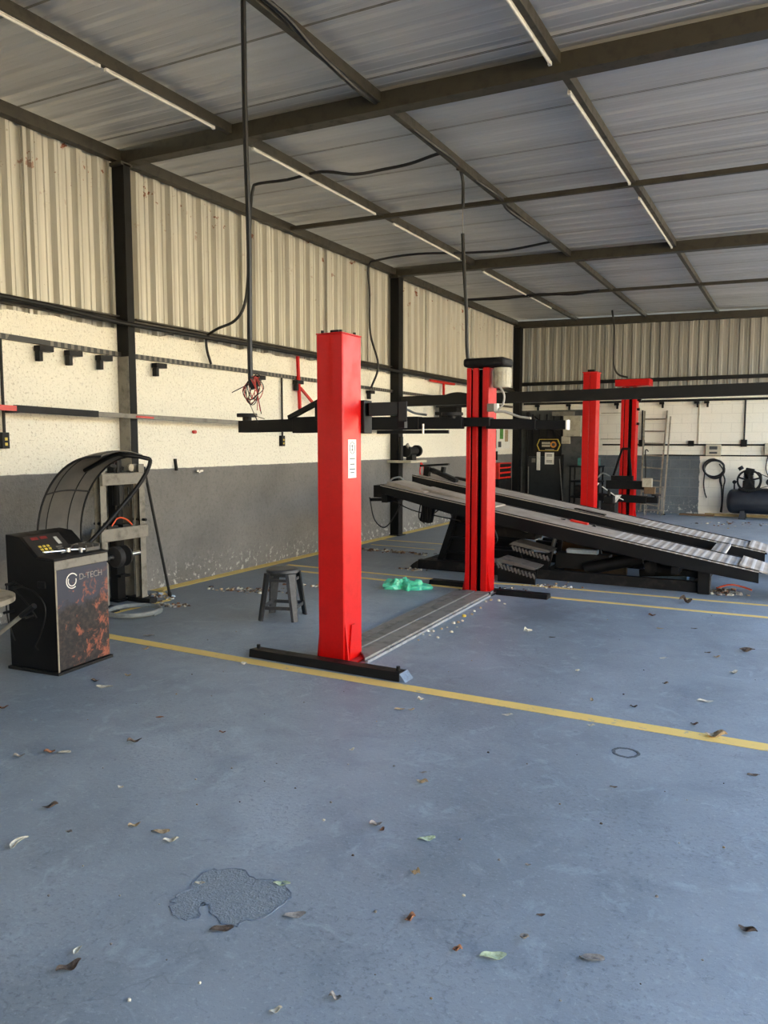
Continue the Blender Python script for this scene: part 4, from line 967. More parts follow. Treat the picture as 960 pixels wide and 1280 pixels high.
# stepped wedge ramps in front of base
def wedge(Y, dx, dz, label):
    t = thing('wheel_wedge', label, 'wheel wedge', (3.35+dx, Y, 0), group=None)
    vs = [(3.08+dx, .235+dz), (3.14+dx, .275+dz), (3.58+dx, .19+dz), (3.56+dx, .165+dz)]
    MB().prism(vs, 'y', Y-.14, Y+.16).build('tread', 'wedge', t, bev=.003)
    b = MB()
    for i in range(11):
        x = 3.12+dx+i*.042; z = .215+dz-.0105*i*.9
        b.bar((x, Y-.15, z+.01), (x+.03, Y-.15, z-.05), .02, .016, (0,1,0))
    b.build('teeth', 'wedge', t)
    MB().bar((3.14+dx, Y, .23+dz), (3.20+dx, Y, .05+dz*.6), .03, .04, (1,0,0)).bar((3.54+dx, Y, .17+dz), (3.52+dx, Y, .05+dz*.6), .03, .04, (1,0,0)).build('leg', 'black', t)
    MB().box(3.12+dx, 3.56+dx, Y-.12, Y-.09, .0 if dz < .1 else .12, .12+dz*.55+.02).build('side_plate', 'black', t)
wedge(8.36, .0, .0, 'lower black toothed drive-on wedge in front of the ramp base')
wedge(8.56+.2, .04, .15, 'upper black toothed drive-on wedge, resting behind and above the other')

# boards and blocks under the ramp
tag(MB().box(3.55, 4.35, 9.32, 9.38, .0, .46).build('board', 'wood', bev=.004), 'brown wooden board standing under the ramp lift', 'board')
tag(MB().box(3.74, 4.10, 8.86, 8.96, .295, .345).build('foam_block', 'pale_blue', bev=.006), 'pale blue block lying under the ramp lift', 'block')
tag(MB().box(3.62, 4.24, 8.84, 9.02, .115, .294).build('drain_tray', 'steel_dark', bev=.004), 'dark tray under the pale blue block', 'tray')
tag(MB().box(4.55, 5.05, 9.14, 9.38, .0, .12).build('storage_box', 'pale_blue', bev=.01), 'grey blue flat box on the floor under the low end of the ramp', 'box')

# ================================================================== WHEEL BALANCER
BR = math.radians(5.5)
t = thing('wheel_balancer', 'black rusty wheel balancer cabinet with curved grey hood at the left', 'wheel balancer', (1.455, 3.66, 0), BR)
MB().prism([(-.22, .02), (.225, .02), (.225, .79), (.06, .80), (-.10, .94), (-.225, .955)], 'y', -.245, .245).build('cabinet', 'black', t, bev=.006, local=True)
MB().box(-.235, .24, -.26, .26, 0, .02).build('base_plate', 'steel_dark', t, local=True)
MB().box(.2255, .229, -.235, .238, .03, .725).build('front_panel', 'rust_front', t, local=True)
MB().box(.2255, .2315, -.247, .247, .728, .79).build('front_trim', 'steel_grey', t, local=True, bev=.002)
MB().box(.2265, .2305, -.250, -.238, .02, .79).build('corner_strip', 'alu', t, local=True)
MB().prism([(.225, .79), (.225, .805), (.07, .815), (.05, .80)], 'y', -.247, .262).build('tool_tray', 'black_dusty', t, local=True, bev=.003)
# emblem and lettering on the front panel
WMt = WM[t]
def wl(p): return WMt @ Vector(p)
xd = (WMt.to_3x3() @ Vector((0,1,0))); 
fp = [c for c in t.children if c.name.startswith('front_panel')][0]
b = MB()
for (r_, c0, a_0, a_1) in ((.052, (0,0), .6, 5.3), (.036, (0,0), 2.6, 6.6)):
    n = 18
    for i in range(n):
        a0 = a_0+(a_1-a_0)*i/n; a1 = a_0+(a_1-a_0)*(i+1)/n
        b.bar((.230, -.10+r_*math.cos(a0), .635+r_*math.sin(a0)), (.230, -.10+r_*math.cos(a1), .635+r_*math.sin(a1)), .007, .002, (1,0,0))
b.build('emblem', 'paper', fp, local=True)
text_mesh('lettering', 'D-TECH', .062, 'leaf_grey', fp, wl((.2295, .075, .650)), xd, (0,0,1), sx=1.0)
# sloped display
sl = Vector((.16, 0, -.14)).normalized(); nrm = Vector((.14, 0, .16)).normalized(); c0 = Vector((-.02, 0, .87))
def onslope(u, v, h): return c0 + sl*u + Vector((0, 1, 0))*v + nrm*h
dp = MB()
def slab(u0, u1, v0, v1, h0, h1):
    vs = [onslope(u, v, h) for h in (h0, h1) for u, v in ((u0,v0),(u1,v0),(u1,v1),(u0,v1))]
    return vs, [(3,2,1,0),(4,5,6,7),(0,1,5,4),(1,2,6,5),(2,3,7,6),(3,0,4,7)]
d = MB().add(*slab(-.098, .095, -.22, .10, .001, .006)).build('display_panel', worn('panel_film', (40, 38, 36), (56, 52, 46), .4), t, local=True)
for i in range(3):
    for j in range(3): MB().add(*slab(.005+.027*i, .022+.027*i, -.16+.035*j, -.14+.035*j, .006, .010)).build('key', 'yellow', d, local=True)
MB().add(*slab(-.08, -.055, -.17, -.11, .006, .008)).build('digit_window', 'red_led', d, local=True)
MB().add(*slab(-.08, -.055, -.09, -.03, .006, .008)).build('digit_window', 'red_led', d, local=True)
MB().add(*slab(-.06, .01, .02, .05, .006, .009)).build('grey_key', 'grey_cable', d, local=True)
for i in range(3): MB().add(*slab(.03+.02*i, .04+.02*i, -.02, .03, .006, .009)).build('small_key', 'steel_grey', d, local=True)
# weight compartments behind the display
wt = MB().box(-.05, .16, .11, .245, .80, .812).build('weight_tray', 'hood', t, local=True)
b = MB()
for x in (-.05, .02, .09, .155): b.box(x, x+.006, .11, .245, .812, .865-(x+.05)*.15)
for y in (.11, .175, .24): b.box(-.05, .16, y, y+.006, .812, .855)
b.build('divider', 'hood', wt, local=True)
# shaft, flange and cone
sh = MB().cyl((.10, .245, .715), (.10, .74, .715), .016).build('shaft', 'chrome', t, local=True)
MB().lathe([(.04, 0), (.075, .01), (.085, .03), (.085, .05), (.06, .07), (.04, .075)], (.10, .44, .715), (0,1,0)).build('flange', 'rubber', sh, local=True)
MB().lathe([(.082, 0), (.082, .012), (.05, .03), (.02, .04)], (.10, .56, .715), (0,1,0)).build('quick_nut', 'rubber', sh, local=True)
MB().cyl((.10, .33, .715), (.10, .39, .715), .03).build('shaft_collar', 'steel_dark', sh, local=True)
# curved hood
def hoodP(u, v):
    a = math.radians(88 + 112*u); yy = .42 + .46*v
    bow = .035*math.sin(PI*v)
    R_ = .66 + bow; cx, cz = -.02, .80
    wv = 1.0 if u > .12 else (.6+u/.12*.4)
    return (cx + R_*math.cos(a)*.95, yy + (.10*(1-wv)), cz + R_*math.sin(a)*1.04)
hd = MB().sheet(hoodP, 28, 12, .008).build('hood', 'hood', t, local=True, angle=60)
for v in (.22, .72):
    MB().tube([Vector(hoodP(u/20, v)) + Vector((.004, 0, 0)) for u in range(1, 20)], .004, 6, 1).build('hood_rib', 'rubber', hd, local=True)
for v in (0.0, 1.0):
    MB().tube([hoodP(u/20, v) for u in range(21)], .009, 6, 1).build('hood_rim', 'rubber', hd, local=True)
MB().tube([Vector(hoodP(.52, v/8)) + Vector((.006, 0, 0)) for v in range(9)], .006, 6, 1).build('hood_brace', 'rubber', hd, local=True)
top = Vector(hoodP(.06, .9))
MB().tube([Vector(hoodP(.35, .62))+Vector((.01,0,-.01)), Vector(hoodP(.1, .62))+Vector((.02,0,-.02)), Vector(hoodP(.02, .62))+Vector((.02,0,-.03)), (.10, .83, 1.47), (.13, .86, 1.43), (.10, .75, 1.25), (.02, .45, .95), (-.02, .27, .80)], .017, 10, 5).build('hood_tube', 'black', t, local=True)
MB().box(-.10, .05, .235, .30, .74, .84).build('hood_pivot', 'black', t, local=True, bev=.006)
# side: pegs and switch
for x, z in ((-.14, .62), (-.08, .60), (-.17, .42), (.02, .40)): MB().cyl((x, -.245, z), (x, -.33, z), .010, n=8).build('peg', 'steel_dark', t, local=True)
MB().box(.07, .14, -.256, -.245, .60, .645).build('power_switch', 'steel_dark', t, local=True, bev=.003)
def hang(name, pts, r, mat, label, cat):
    W_ = [WMt @ Vector(p) for p in pts]
    return tag(MB().tube(W_, r, 8, 3).build(name, mat), label, cat)
hang('width_caliper', [(-.13, -.28, .64), (-.02, -.285, .60), (.07, -.285, .58), (.16, -.285, .50), (.16, -.285, .40), (.10, -.285, .26), (.06, -.285, .20), (.09, -.285, .17)], .0055, 'steel_dark', 'bent metal caliper hanging on the dark side of the wheel balancer', 'caliper')
hang('wire_bracket', [(-.19, -.28, .60), (-.20, -.28, .40), (-.15, -.28, .25), (-.13, -.28, .22)], .0055, 'steel_dark', 'bent metal rod hanging at the left of the balancer caliper', 'rod')
hang('measuring_arm', [(-.13, -.285, .60), (.02, -.29, .48), (.09, -.29, .40)], .006, 'steel_dark', 'dark diagonal rod hanging inside the balancer caliper', 'rod')
# tools on top
pt = MB(); q = [WMt @ Vector(p) for p in ((.03, -.16, .83), (.11, -.02, .832), (.12, .0, .835), (.17, .09, .83))]
pt.tube(q, .006, 6, 2); q = [WMt @ Vector(p) for p in ((.14, -.10, .825), (.115, -.01, .832), (.06, .08, .85))]
pt.tube(q, .006, 6, 2); pt.cyl(WMt @ Vector((.115, -.015, .82)), WMt @ Vector((.115, -.015, .85)), .02, n=12)
tag(pt.build('weight_pliers', 'chrome'), 'shiny pliers lying on the top tray of the wheel balancer', 'pliers')
tag(MB().cyl(WMt @ Vector((.17, .05, .812)), WMt @ Vector((.17, .05, .845)), .014, n=10).build('socket', 'chrome'), 'small chrome socket standing right of the pliers', 'socket')

# edge of tyre changer at the frame's left border
t = thing('tyre_changer', 'pale rounded machine edge with grey lever at the far left border', 'tyre changer', (1.85, 2.75, 0))
MB().lathe([(.16, .0), (.16, .45), (.20, .50)], (1.60, 2.72, 0)).build('pedestal', 'steel_grey', t)
MB().lathe([(.30, .615), (.325, .625), (.325, .655), (.30, .665), (.05, .668)], (1.67, 2.76, 0), n=40).build('turntable', 'alu', t)
MB().lathe([(.20, .50), (.22, .56), (.22, .615)], (1.63, 2.75, 0)).build('turntable_hub', 'steel_dark', t)
MB().cyl((1.84, 2.80, .37), (2.23, 2.86, .64), .013, n=10).build('lever', 'steel_grey', t)
MB().cyl((2.15, 2.848, .585), (2.25, 2.863, .654), .017, n=10).build('lever_grip', 'black', t)

# ================================================================== HYDRAULIC PRESS by the first column
t = thing('hydraulic_press', 'grey H-frame workshop press standing against the first column', 'press', (.35, 5.25, 0))
for y in (5.01, 5.49):
    MB().box(.32, .325, y-.035, y+.035, 0, 1.38).box(.40, .405, y-.035, y+.035, 0, 1.38).build('upright', 'steel_grey', t)
    MB().box(.325, .40, y+.028, y+.035, 0, 1.38).build('upright_web', 'steel_dark', t)
MB().box(.29, .32, 4.98, 5.52, 1.19, 1.30).box(.405, .435, 4.98, 5.52, 1.19, 1.30).build('head_beam', 'steel_grey', t, bev=.003)
MB().box(.29, .32, 4.95, 5.53, .66, .78).box(.405, .435, 4.95, 5.53, .66, .78).build('bed_beam', 'steel_grey', t, bev=.003)
for y in (5.01, 5.49): MB().cyl((.28, y, .83), (.45, y, .83), .014, n=8).build('bed_pin', 'black', t)
MB().box(.42, .445, 5.02, 5.14, .782, .81).box(.35, .445, 5.2, 5.32, .782, .81).build('bed_block', 'black', t)
MB().cyl((.36, 5.23, .99), (.36, 5.23, 1.19), .055, n=18).build('jack_body', 'steel_dark', t)
MB().cyl((.36, 5.23, .87), (.36, 5.23, 1.0), .014, n=10).build('ram', 'steel_dark', t)
MB().cyl((.42, 5.19, .92), (.42, 5.19, 1.16), .008).cyl((.42, 5.30, .98), (.42, 5.30, 1.16), .008).build('return_spring', 'steel_dark', t)
MB().cyl((.36, 5.23, 1.3), (.36, 5.23, 1.46), .02).bar((.36, 5.14, 1.38), (.36, 5.30, 1.34), .02, .03).build('pump_head', 'steel_dark', t)
MB().cyl((.43, 5.32, 1.35), (.45, 5.32, 1.35), .035, n=16).build('gauge', 'alu', t)
MB().box(.22, .52, 4.96, 5.06, 0, .05).box(.22, .52, 5.44, 5.54, 0, .05).build('foot', 'steel_dark', t)
tag(MB().cyl((.37, 5.56, 1.35), (.45, 5.78, .05), .014, n=8).cyl((.45, 5.78, .05), (.45, 5.79, .0), .02, n=8).build('pry_bar', 'steel_dark'), 'long dark bar leaning against the first column', 'bar')
tag(MB().tube([(.47, 5.04, .81), (.47, 5.12, .88), (.47, 5.22, .86), (.46, 5.30, .80)], .007, 8).build('orange_hose', 'orange_hose'), 'short curved orange hose on the press bed', 'hose')
pts = [(.75+.24*math.cos(a*PI/8), 5.02+.24*math.sin(a*PI/8), .03+.012*(a/16)) for a in range(34)]
tag(MB().tube(pts, .016, 8, 2).build('hose_ring', 'grey_hose'), 'ring of grey-green hose lying on the floor by the press', 'hose')
for i, (x, y, r_) in enumerate(((.18, 5.55, .05), (.2, 5.62, .04))): pass
# black press rack of blocks right of press
t = thing('press_stand', 'dark perforated upright standing between press and column', 'stand', (.17, 5.36, 0))
MB().box(.06, .16, 5.37, 5.47, 0, 1.42).build('upright', 'black', t, bev=.004)
for z in (.25, .5, .98): MB().box(.155, .23, 5.35, 5.47, z, z+.025).build('shelf', 'black', t)
MB().box(.03, .20, 5.33, 5.47, 0, .02).build('foot', 'black', t)

# ================================================================== SMALL BENCH ON SECOND COLUMN, TYRE REEL
t = thing('bench_grinder', 'dark bench grinder on a small shelf fixed to the second column', 'grinder', (.25, 11.75, 1.28))
MB().box(.002, .45, 11.36, 11.98, 1.245, 1.285).build('shelf', 'cream', t, bev=.003)
MB().box(.24, .36, 11.60, 11.76, 1.285, 1.38).build('base', 'steel_dark', t, bev=.006)
MB().cyl((.30, 11.54, 1.44), (.30, 11.84, 1.44), .07, n=16).build('motor', 'steel_dark', t)
for y in (11.49, 11.89): MB().cyl((.30, y-.03, 1.44), (.30, y+.03, 1.44), .10, n=20).build('wheel_guard', 'steel_dark', t)
MB().bar((.34, 11.44, 1.56), (.36, 11.52, 1.44), .03, .05).build('tool_rest', 'steel_grey', t)
tag(MB().tube([(.46, 11.73, 1.24), (.48, 11.67, 1.17), (.48, 11.65, 1.08), (.48, 11.73, 1.0), (.48, 11.81, 1.08), (.48, 11.79, 1.18), (.46, 11.73, 1.24)], .014, 6).build('hose_loop', 'red_old'), 'dark red loop of hose hanging under the grinder shelf', 'hose')
tag(MB().cyl((.24, 11.41, 1.287), (.24, 11.41, 1.68), .04, n=12).build('grease_gun', 'black'), 'dark cylinder standing upright on the grinder shelf by the column', 'cylinder')
for i, (y, z, s) in enumerate(((11.35, .95, .1), (11.42, .8, .12), (11.38, .62, .1))):
    pass
t = thing('wall_cover', 'black round-topped cover on a wall bracket, showing just above the long black beam', 'cover', (.45, 13.3, 2.02))
pl_ = [(.5+.44*math.cos(PI*i/18), 2.24+.27*math.sin(PI*i/18)) for i in range(19)]
MB().prism(pl_, 'y', 13.15, 13.5).build('shell', 'rubber', t, bev=.02)
MB().box(.12, .48, 13.2, 13.45, 2.0, 2.24).build('support_block', 'black', t, bev=.006)
MB().box(.002, .13, 13.28, 13.36, 2.1, 2.16).build('bracket', 'black', t)

# ================================================================== STOOL
t = thing('plastic_stool', 'dark grey plastic stool with four legs standing by the nearest post', 'stool', (2.02, 5.60, 0), math.radians(18))
SH = .455
MB().lathe([(.06, SH-.004), (.13, SH), (.145, SH-.008), (.15, SH-.03), (.14, SH-.035), (.05, SH-.02)], (0,0,0), n=28).build('seat', 'stool', t, local=True)
MB().box(-.125, .125, -.125, .125, SH-.055, SH-.03).build('apron', 'stool', t, local=True, bev=.01)
for sx_, sy_ in ((-1,-1), (1,-1), (1,1), (-1,1)):
    c_ = Vector((sx_*.115, sy_*.115, SH-.035)); f2 = Vector((sx_*.165, sy_*.165, 0))
    d_ = Vector((-sx_, sy_, 0)).normalized()
    n2 = Vector((sx_, sy_, 0)).normalized()
    vs = []
    for p, w in ((c_, .055), (f2, .034)):
        for a_, b_ in ((-1, -.008), (-.55, .008), (.55, .008), (1, -.008), (.85, -.018), (-.85, -.018)): vs.append(p + d_*(w*a_) + n2*b_)
    MB().add(vs, [(0,1,7,6),(1,2,8,7),(2,3,9,8),(3,4,10,9),(4,5,11,10),(5,0,6,11),(5,4,3,2,1,0),(6,7,8,9,10,11)]).build('leg', 'stool', t, local=True)
z = .115; a = .152
MB().bar((-a, -a, z), (a, -a, z), .012, .03).bar((a, -a, z), (a, a, z), .012, .03).bar((a, a, z), (-a, a, z), .012, .03).bar((-a, a, z), (-a, -a, z), .012, .03).build('stretcher', 'stool', t, local=True)
z = .36; a = .125
MB().bar((-a, -a, z), (a, -a, z), .010, .025).bar((a, -a, z), (a, a, z), .010, .025).bar((a, a, z), (-a, a, z), .010, .025).bar((-a, a, z), (-a, -a, z), .010, .025).build('upper_stretcher', 'stool', t, local=True)

# ================================================================== GREEN BAG
rb = random.Random(5)
from mathutils import noise as mn
def bagP(u, v):
    a = u*2*PI; h = v
    r_ = (1-v**2.2)*(.16 + .05*math.sin(2*a+1) + .035*math.sin(5*a))
    q_ = Vector((math.cos(a)*1.9*(1-v*.6), math.sin(a)*1.9*(1-v*.6), v*2))
    n1 = mn.noise(q_*1.4)*.06; n2 = abs(mn.noise(q_*4+Vector((3, 1, 2))))*.05; n3 = mn.noise(q_*9)*.012
    lift = math.sin(PI*min(1, v*1.15)/2) if v < .87 else 1
    return (2.36 + (r_+n1)*math.cos(a)*1.2, 7.36 + (r_+n1)*math.sin(a), max(.002, (.062 + n1*.7 + n2 + n3)*lift + .008*math.sin(7*a+2)*v*(1-v)*4))
tag(MB().sheet(bagP, 72, 22, .0).build('plastic_bag', 'bag', angle=25), 'crumpled green plastic bag lying on the floor between the front posts', 'bag')

# ================================================================== FLOOR PATCH, LEAVES, DEBRIS
pp = [(4.259,1.864),(4.233,1.915),(4.253,1.958),(4.228,2.037),(4.238,2.091),(4.33,2.141),(4.422,2.119),(4.493,2.145),(4.566,2.128),(4.595,2.068),(4.589,1.992),(4.557,1.924),(4.52,1.866),(4.455,1.869),(4.378,1.918),(4.354,1.916),(4.386,1.841),(4.345,1.819),(4.289,1.829)]
def ragged(poly, amp=.006, k=5, seed=1):
    r_ = random.Random(seed); out = []
    c = catmull([(x, y, 0) for x, y in poly] + [(poly[0][0], poly[0][1], 0)], k)[:-1]
    return [(p.x + r_.uniform(-amp, amp), p.y + r_.uniform(-amp, amp)) for p in c]
def rim(b, pl, z, w):
    n = len(pl)
    for i in range(n): b.bar((*pl[i], z), (*pl[(i+1) % n], z), w, .0022)
    return b
pl = ragged(pp, .010, 4, 2)
t = thing('peeled_patch', 'rough patch of bare concrete where the blue floor paint has peeled, lower left', 'floor patch', (4.42, 1.98, 0))
MB().prism(pl, 'z', .0002, .0014).build('bare_concrete', 'peeled', t, smooth=False)
rim(MB(), pl, .0014, .0035).build('paint_edge', worn('paint_edge', (100, 112, 128), (150, 162, 176), .6), t, smooth=False)
pl = ragged([(5.385+.062*math.cos(i*PI/6), 3.95+.058*math.sin(i*PI/6)) for i in range(12)], .004, 3, 5)
tag(rim(MB(), pl, .001, .014).build('ring_stain', worn('ring_stain', (84, 92, 98), (104, 110, 114), .7), smooth=False), 'small dark oval ring stain on the floor below the yellow line at the right', 'stain')

def leaf(x, y, m, ln, shape, rot, seed):
    r_ = random.Random(seed); w = ln*(.42 if shape != 'long' else .26)
    curl = {'flat': .22, 'curl': .65, 'long': .5, 'crumple': .8}[shape]
    ca, sa = math.cos(math.radians(rot)+.5), math.sin(math.radians(rot)+.5)
    ph = r_.uniform(0, 6); tw = r_.uniform(-.5, .5)
    def P(u, v):
        s_ = (u-.5)*ln; env = max(.03, math.sin(PI*min(1, .02+u*.96))**.75)
        t_ = (v-.5)*w*env*(1+.15*math.sin(9*u+ph))
        z = (abs(v-.5)*2)**1.3*w*curl*env*(.6+.4*math.sin(5*u+ph)) + curl*ln*.3*math.cos(PI*(u-.1*math.sin(ph)))**2 + .001
        if shape == 'crumple': z += ln*.22*(mn.noise(Vector((u*3, v*3, ph)))+.5)*env; s_ *= .85
        if shape == 'long': t_ += w*.5*math.sin(6*u+ph)
        z += tw*(v-.5)*w*(u-.5); z = max(z, .0008)
        return (x + ca*s_ - sa*t_, y + sa*s_ + ca*t_, z)
    b = MB().sheet(P, 10, 6, .0006)
    return b
LV = [
(3.439,1.858,'leaf_pale',0.099,'long',75,'long pale twisted leaf on the floor at the left border'),
(2.769,2.530,'leaf_rust',0.056,'curl',10,'rust brown curled leaf touching a pale leaf at the left'),
(2.834,2.565,'leaf_pale',0.070,'flat',5,'pale leaf touching a rust brown leaf at the left'),
(2.676,2.422,'leaf_grey',0.056,'curl',20,'small grey brown leaf near the left border below the balancer'),
(3.049,2.838,'leaf_dark',0.075,'curl',30,'dark curled leaf alone on the floor below the balancer'),
(3.285,2.131,'leaf_dark',0.065,'curl',25,'dark curled leaf left, above the small grey leaf'),
(3.535,2.024,'leaf_grey',0.034,'curl',-20,'small grey curled leaf left of the tan pair'),
(3.732,2.190,'leaf_tan',0.053,'curl',35,'tan curled leaf, left one of the tan pair'),
(3.862,2.208,'leaf_tan',0.074,'flat',5,'tan flat leaf just above the white curled leaf'),
(3.954,2.172,'leaf_pale',0.061,'curl',15,'white curled leaf, brightest in the lower left floor'),
(3.405,2.417,'leaf_pale',0.037,'curl',-30,'small pale leaf between the dark leaf and the tan pair'),
(4.256,2.005,'leaf_pale',0.040,'flat',-5,'thin pale leaf on the upper left edge of the peeled patch'),
(4.520,2.143,'leaf_green',0.065,'flat',-5,'pale green leaf on the right edge of the peeled patch'),
(4.669,2.010,'leaf_grey',0.080,'flat',15,'flat purplish brown leaf right of the peeled patch'),
(4.501,1.836,'leaf_dark',0.079,'flat',12,'flat dark leaf below the peeled patch'),
(4.176,1.534,'leaf_pale',0.040,'curl',75,'pale curled leaf above a long dark leaf in the lower left'),
(4.219,1.466,'leaf_dark',0.078,'curl',45,'long dark curled leaf in the lower left'),
(4.877,1.625,'leaf_pale',0.038,'curl',20,'off-white curled leaf at the bottom edge left of the grey brown one'),
(4.999,1.744,'leaf_grey',0.044,'crumple',-10,'crumpled grey brown leaf near the bottom edge'),
(5.028,2.170,'leaf_rust',0.049,'crumple',25,'rust coloured curled leaf in the lower middle floor'),
(5.227,2.104,'leaf_rust',0.038,'crumple',0,'small orange brown leaf left of the large pale green leaf'),
(5.333,2.136,'leaf_green',0.087,'flat',5,'large pale green leaf near the bottom middle'),
(5.395,2.261,'leaf_grey',0.039,'crumple',-20,'round grey brown crumpled leaf right of the pale green leaf'),
(5.607,2.272,'leaf_grey',0.077,'flat',-8,'pointed pale grey leaf at the lower right'),
(4.921,2.425,'leaf_tan',0.049,'crumple',-30,'beige crumpled leaf above the rust coloured one'),
(4.848,2.678,'leaf_green',0.074,'flat',10,'pale grey green curled leaf in the middle of the floor'),
(4.614,3.129,'leaf_tan',0.060,'curl',-25,'beige curled leaf in the centre of the floor'),
(4.568,3.233,'leaf_grey',0.037,'flat',0,'small grey flake just above the beige curled leaf'),
(4.615,2.677,'leaf_grey',0.058,'curl',15,'grey leaf left of the two brown bits in mid floor'),
(4.658,2.655,'leaf_brown',0.032,'curl',60,'small brown leaf touching the grey leaf in mid floor'),
(4.126,3.301,'leaf_pale',0.035,'curl',40,'small white leaf bit left of centre below the yellow line'),
(4.108,4.160,'leaf_pale',0.051,'crumple',0,'white crumpled bit just below the end of the black foot bar'),
(4.067,3.960,'leaf_tan',0.069,'flat',5,'tan leaf just below the yellow line, left one of two'),
(4.132,3.980,'leaf_tan',0.040,'curl',0,'small tan leaf bit just below the yellow line, right one of two'),
(4.663,4.176,'leaf_pale',0.069,'flat',5,'pale flat leaf just below the middle of the yellow line'),
(5.041,4.666,'leaf_tan',0.042,'curl',80,'small beige upright leaf above the yellow line'),
(5.290,4.670,'leaf_dark',0.047,'curl',0,'small dark leaf with pale edge above the yellow line'),
(5.139,4.233,'leaf_pale',0.044,'curl',-20,'small pale leaf below the right part of the yellow line'),
(5.774,4.391,'leaf_tan',0.118,'curl',-12,'tan leaf lying on the yellow line at the right'),
(5.662,4.986,'leaf_pale',0.099,'flat',-10,'pale leaf beyond the right part of the yellow line'),
(5.648,4.537,'leaf_dark',0.046,'curl',0,'small dark pebble-like leaf just above the yellow line at the right'),
(5.978,3.967,'leaf_dark',0.058,'flat',-5,'dark flat leaf at the right border below the yellow line'),
(6.025,2.649,'leaf_dark',0.058,'curl',-35,'dark twig-like leaf near the right border'),
(5.269,2.686,'leaf_grey',0.024,'curl',0,'small grey bit in the lower right floor above the faint ring marks'),
(5.402,2.412,'leaf_dark',0.031,'flat',0,'dark grey flake in the lower right floor'),
(5.413,3.515,'leaf_dark',0.037,'flat',-5,'small dark flake under the ring stain'),
(2.900,3.175,'leaf_rust',0.050,'flat',0,'flat rust brown leaf below the left end of the yellow line'),
(3.373,3.167,'leaf_brown',0.038,'curl',0,'small brown bit left of centre below the yellow line'),
(2.177,3.412,'leaf_pale',0.114,'flat',-5,'pale flat leaf beside the foot of the wheel balancer'),
(2.027,3.464,'leaf_dark',0.058,'curl',0,'dark bit beside the foot of the wheel balancer'),
(2.125,3.657,'leaf_tan',0.053,'curl',-15,'small tan leaf right of the wheel balancer foot'),
(1.954,2.830,'leaf_brown',0.077,'curl',30,'brown and red leaf at the very left border'),
(2.669,4.230,'leaf_pale',0.059,'crumple',0,'pale crumpled bit on the yellow line left of the black foot bar'),
(1.731,4.203,'leaf_tan',0.059,'curl',10,'small tan leaf above the left end of the yellow line'),
(1.443,4.519,'leaf_grey',0.091,'flat',0,'grey leaf on the floor right of the wheel balancer'),
(4.174,6.089,'leaf_pale',0.097,'crumple',20,'white crumpled leaf right of the grey floor plate'),
(4.811,5.218,'leaf_pale',0.041,'crumple',0,'small yellowish bit in the open floor beyond the yellow line'),
(4.388,6.056,'leaf_dark',0.054,'flat',0,'small dark flake right of the white crumpled leaf'),
(5.284,5.855,'leaf_pale',0.064,'flat',10,'pale leaf between the yellow lines at the middle right'),
(5.175,8.006,'leaf_dark',0.155,'crumple',0,'dark curled leaf lying on the far yellow line at the right'),
(5.071,8.851,'leaf_pale',0.209,'crumple',0,'crumpled pale plastic scrap in front of the ramp base'),
(5.631,6.068,'leaf_tan',0.053,'curl',0,'small tan leaf right of two pale ones beyond the yellow line'),
(5.820,6.343,'leaf_dark',0.110,'curl',-10,'dark leaf at the right border beyond the yellow line'),
(5.560,6.177,'leaf_dark',0.060,'flat',10,'dark flake left of the dark leaf at the right border'),
(5.771,5.696,'leaf_pale',0.074,'curl',20,'pale curled leaf near the right border beyond the yellow line'),
(5.378,6.929,'leaf_dark',0.060,'flat',0,'dark flake in the bright floor at the right below the far yellow lines'),
(5.119,6.789,'leaf_tan',0.066,'flat',0,'tan flake in the bright floor below the far yellow lines'),
(4.976,7.261,'leaf_brown',0.071,'curl',0,'brown leaf just below the lower far yellow line'),
(5.392,5.231,'leaf_dark',0.040,'curl',0,'small dark bit above the yellow line at the right'),
]
for i, (x, y, m, ln, sh_, rot, lab) in enumerate(LV):
    tag(leaf(x, y, m, ln, sh_, rot, i).build('fallen_leaf', m, angle=50), lab, 'leaf')

# little white chips along the floor plate
CH = [(3.344, 5.183), (3.316, 5.417), (3.267, 5.628), (3.356, 5.555), (3.435, 5.453), (3.391, 5.634), (3.38, 5.751), (3.415, 5.77), (3.54, 5.597), (3.466, 5.957), (3.456, 6.118), (3.481, 6.166), (3.489, 6.239), (3.466, 6.406), (3.468, 6.518), (3.436, 6.654), (3.438, 6.814), (3.378, 7.119), (3.393, 7.215), (3.326, 5.722), (3.449, 5.636), (3.446, 5.882), (3.58, 7.098), (3.478, 7.217), (3.437, 8.179), (3.615, 8.167), (3.705, 8.11), (3.731, 8.393), (3.823, 8.555), (3.252, 8.36), (3.564, 5.82), (3.539, 5.997), (3.329, 4.868)]
def chip(x, y, s, seed, m, lab, nm, cat, grp):
    r_ = random.Random(seed); vs = []; n = 7
    for k, (h, q) in enumerate(((0, .85), (.5, 1.0), (.95, .55))):
        for i in range(n):
            a = 2*PI*i/n + k*.3; rr = s*q*r_.uniform(.7, 1.1); vs.append((x+rr*math.cos(a), y+rr*math.sin(a)*.8, h*s*.9))
    fs = [(k*n+i, k*n+(i+1) % n, (k+1)*n+(i+1) % n, (k+1)*n+i) for k in range(2) for i in range(n)] + [tuple(range(n-1,-1,-1)), tuple(range(2*n,3*n))]
    return tag(MB().add(vs, fs).build(nm, m, smooth=False), lab, cat, grp)
rc = random.Random(11)
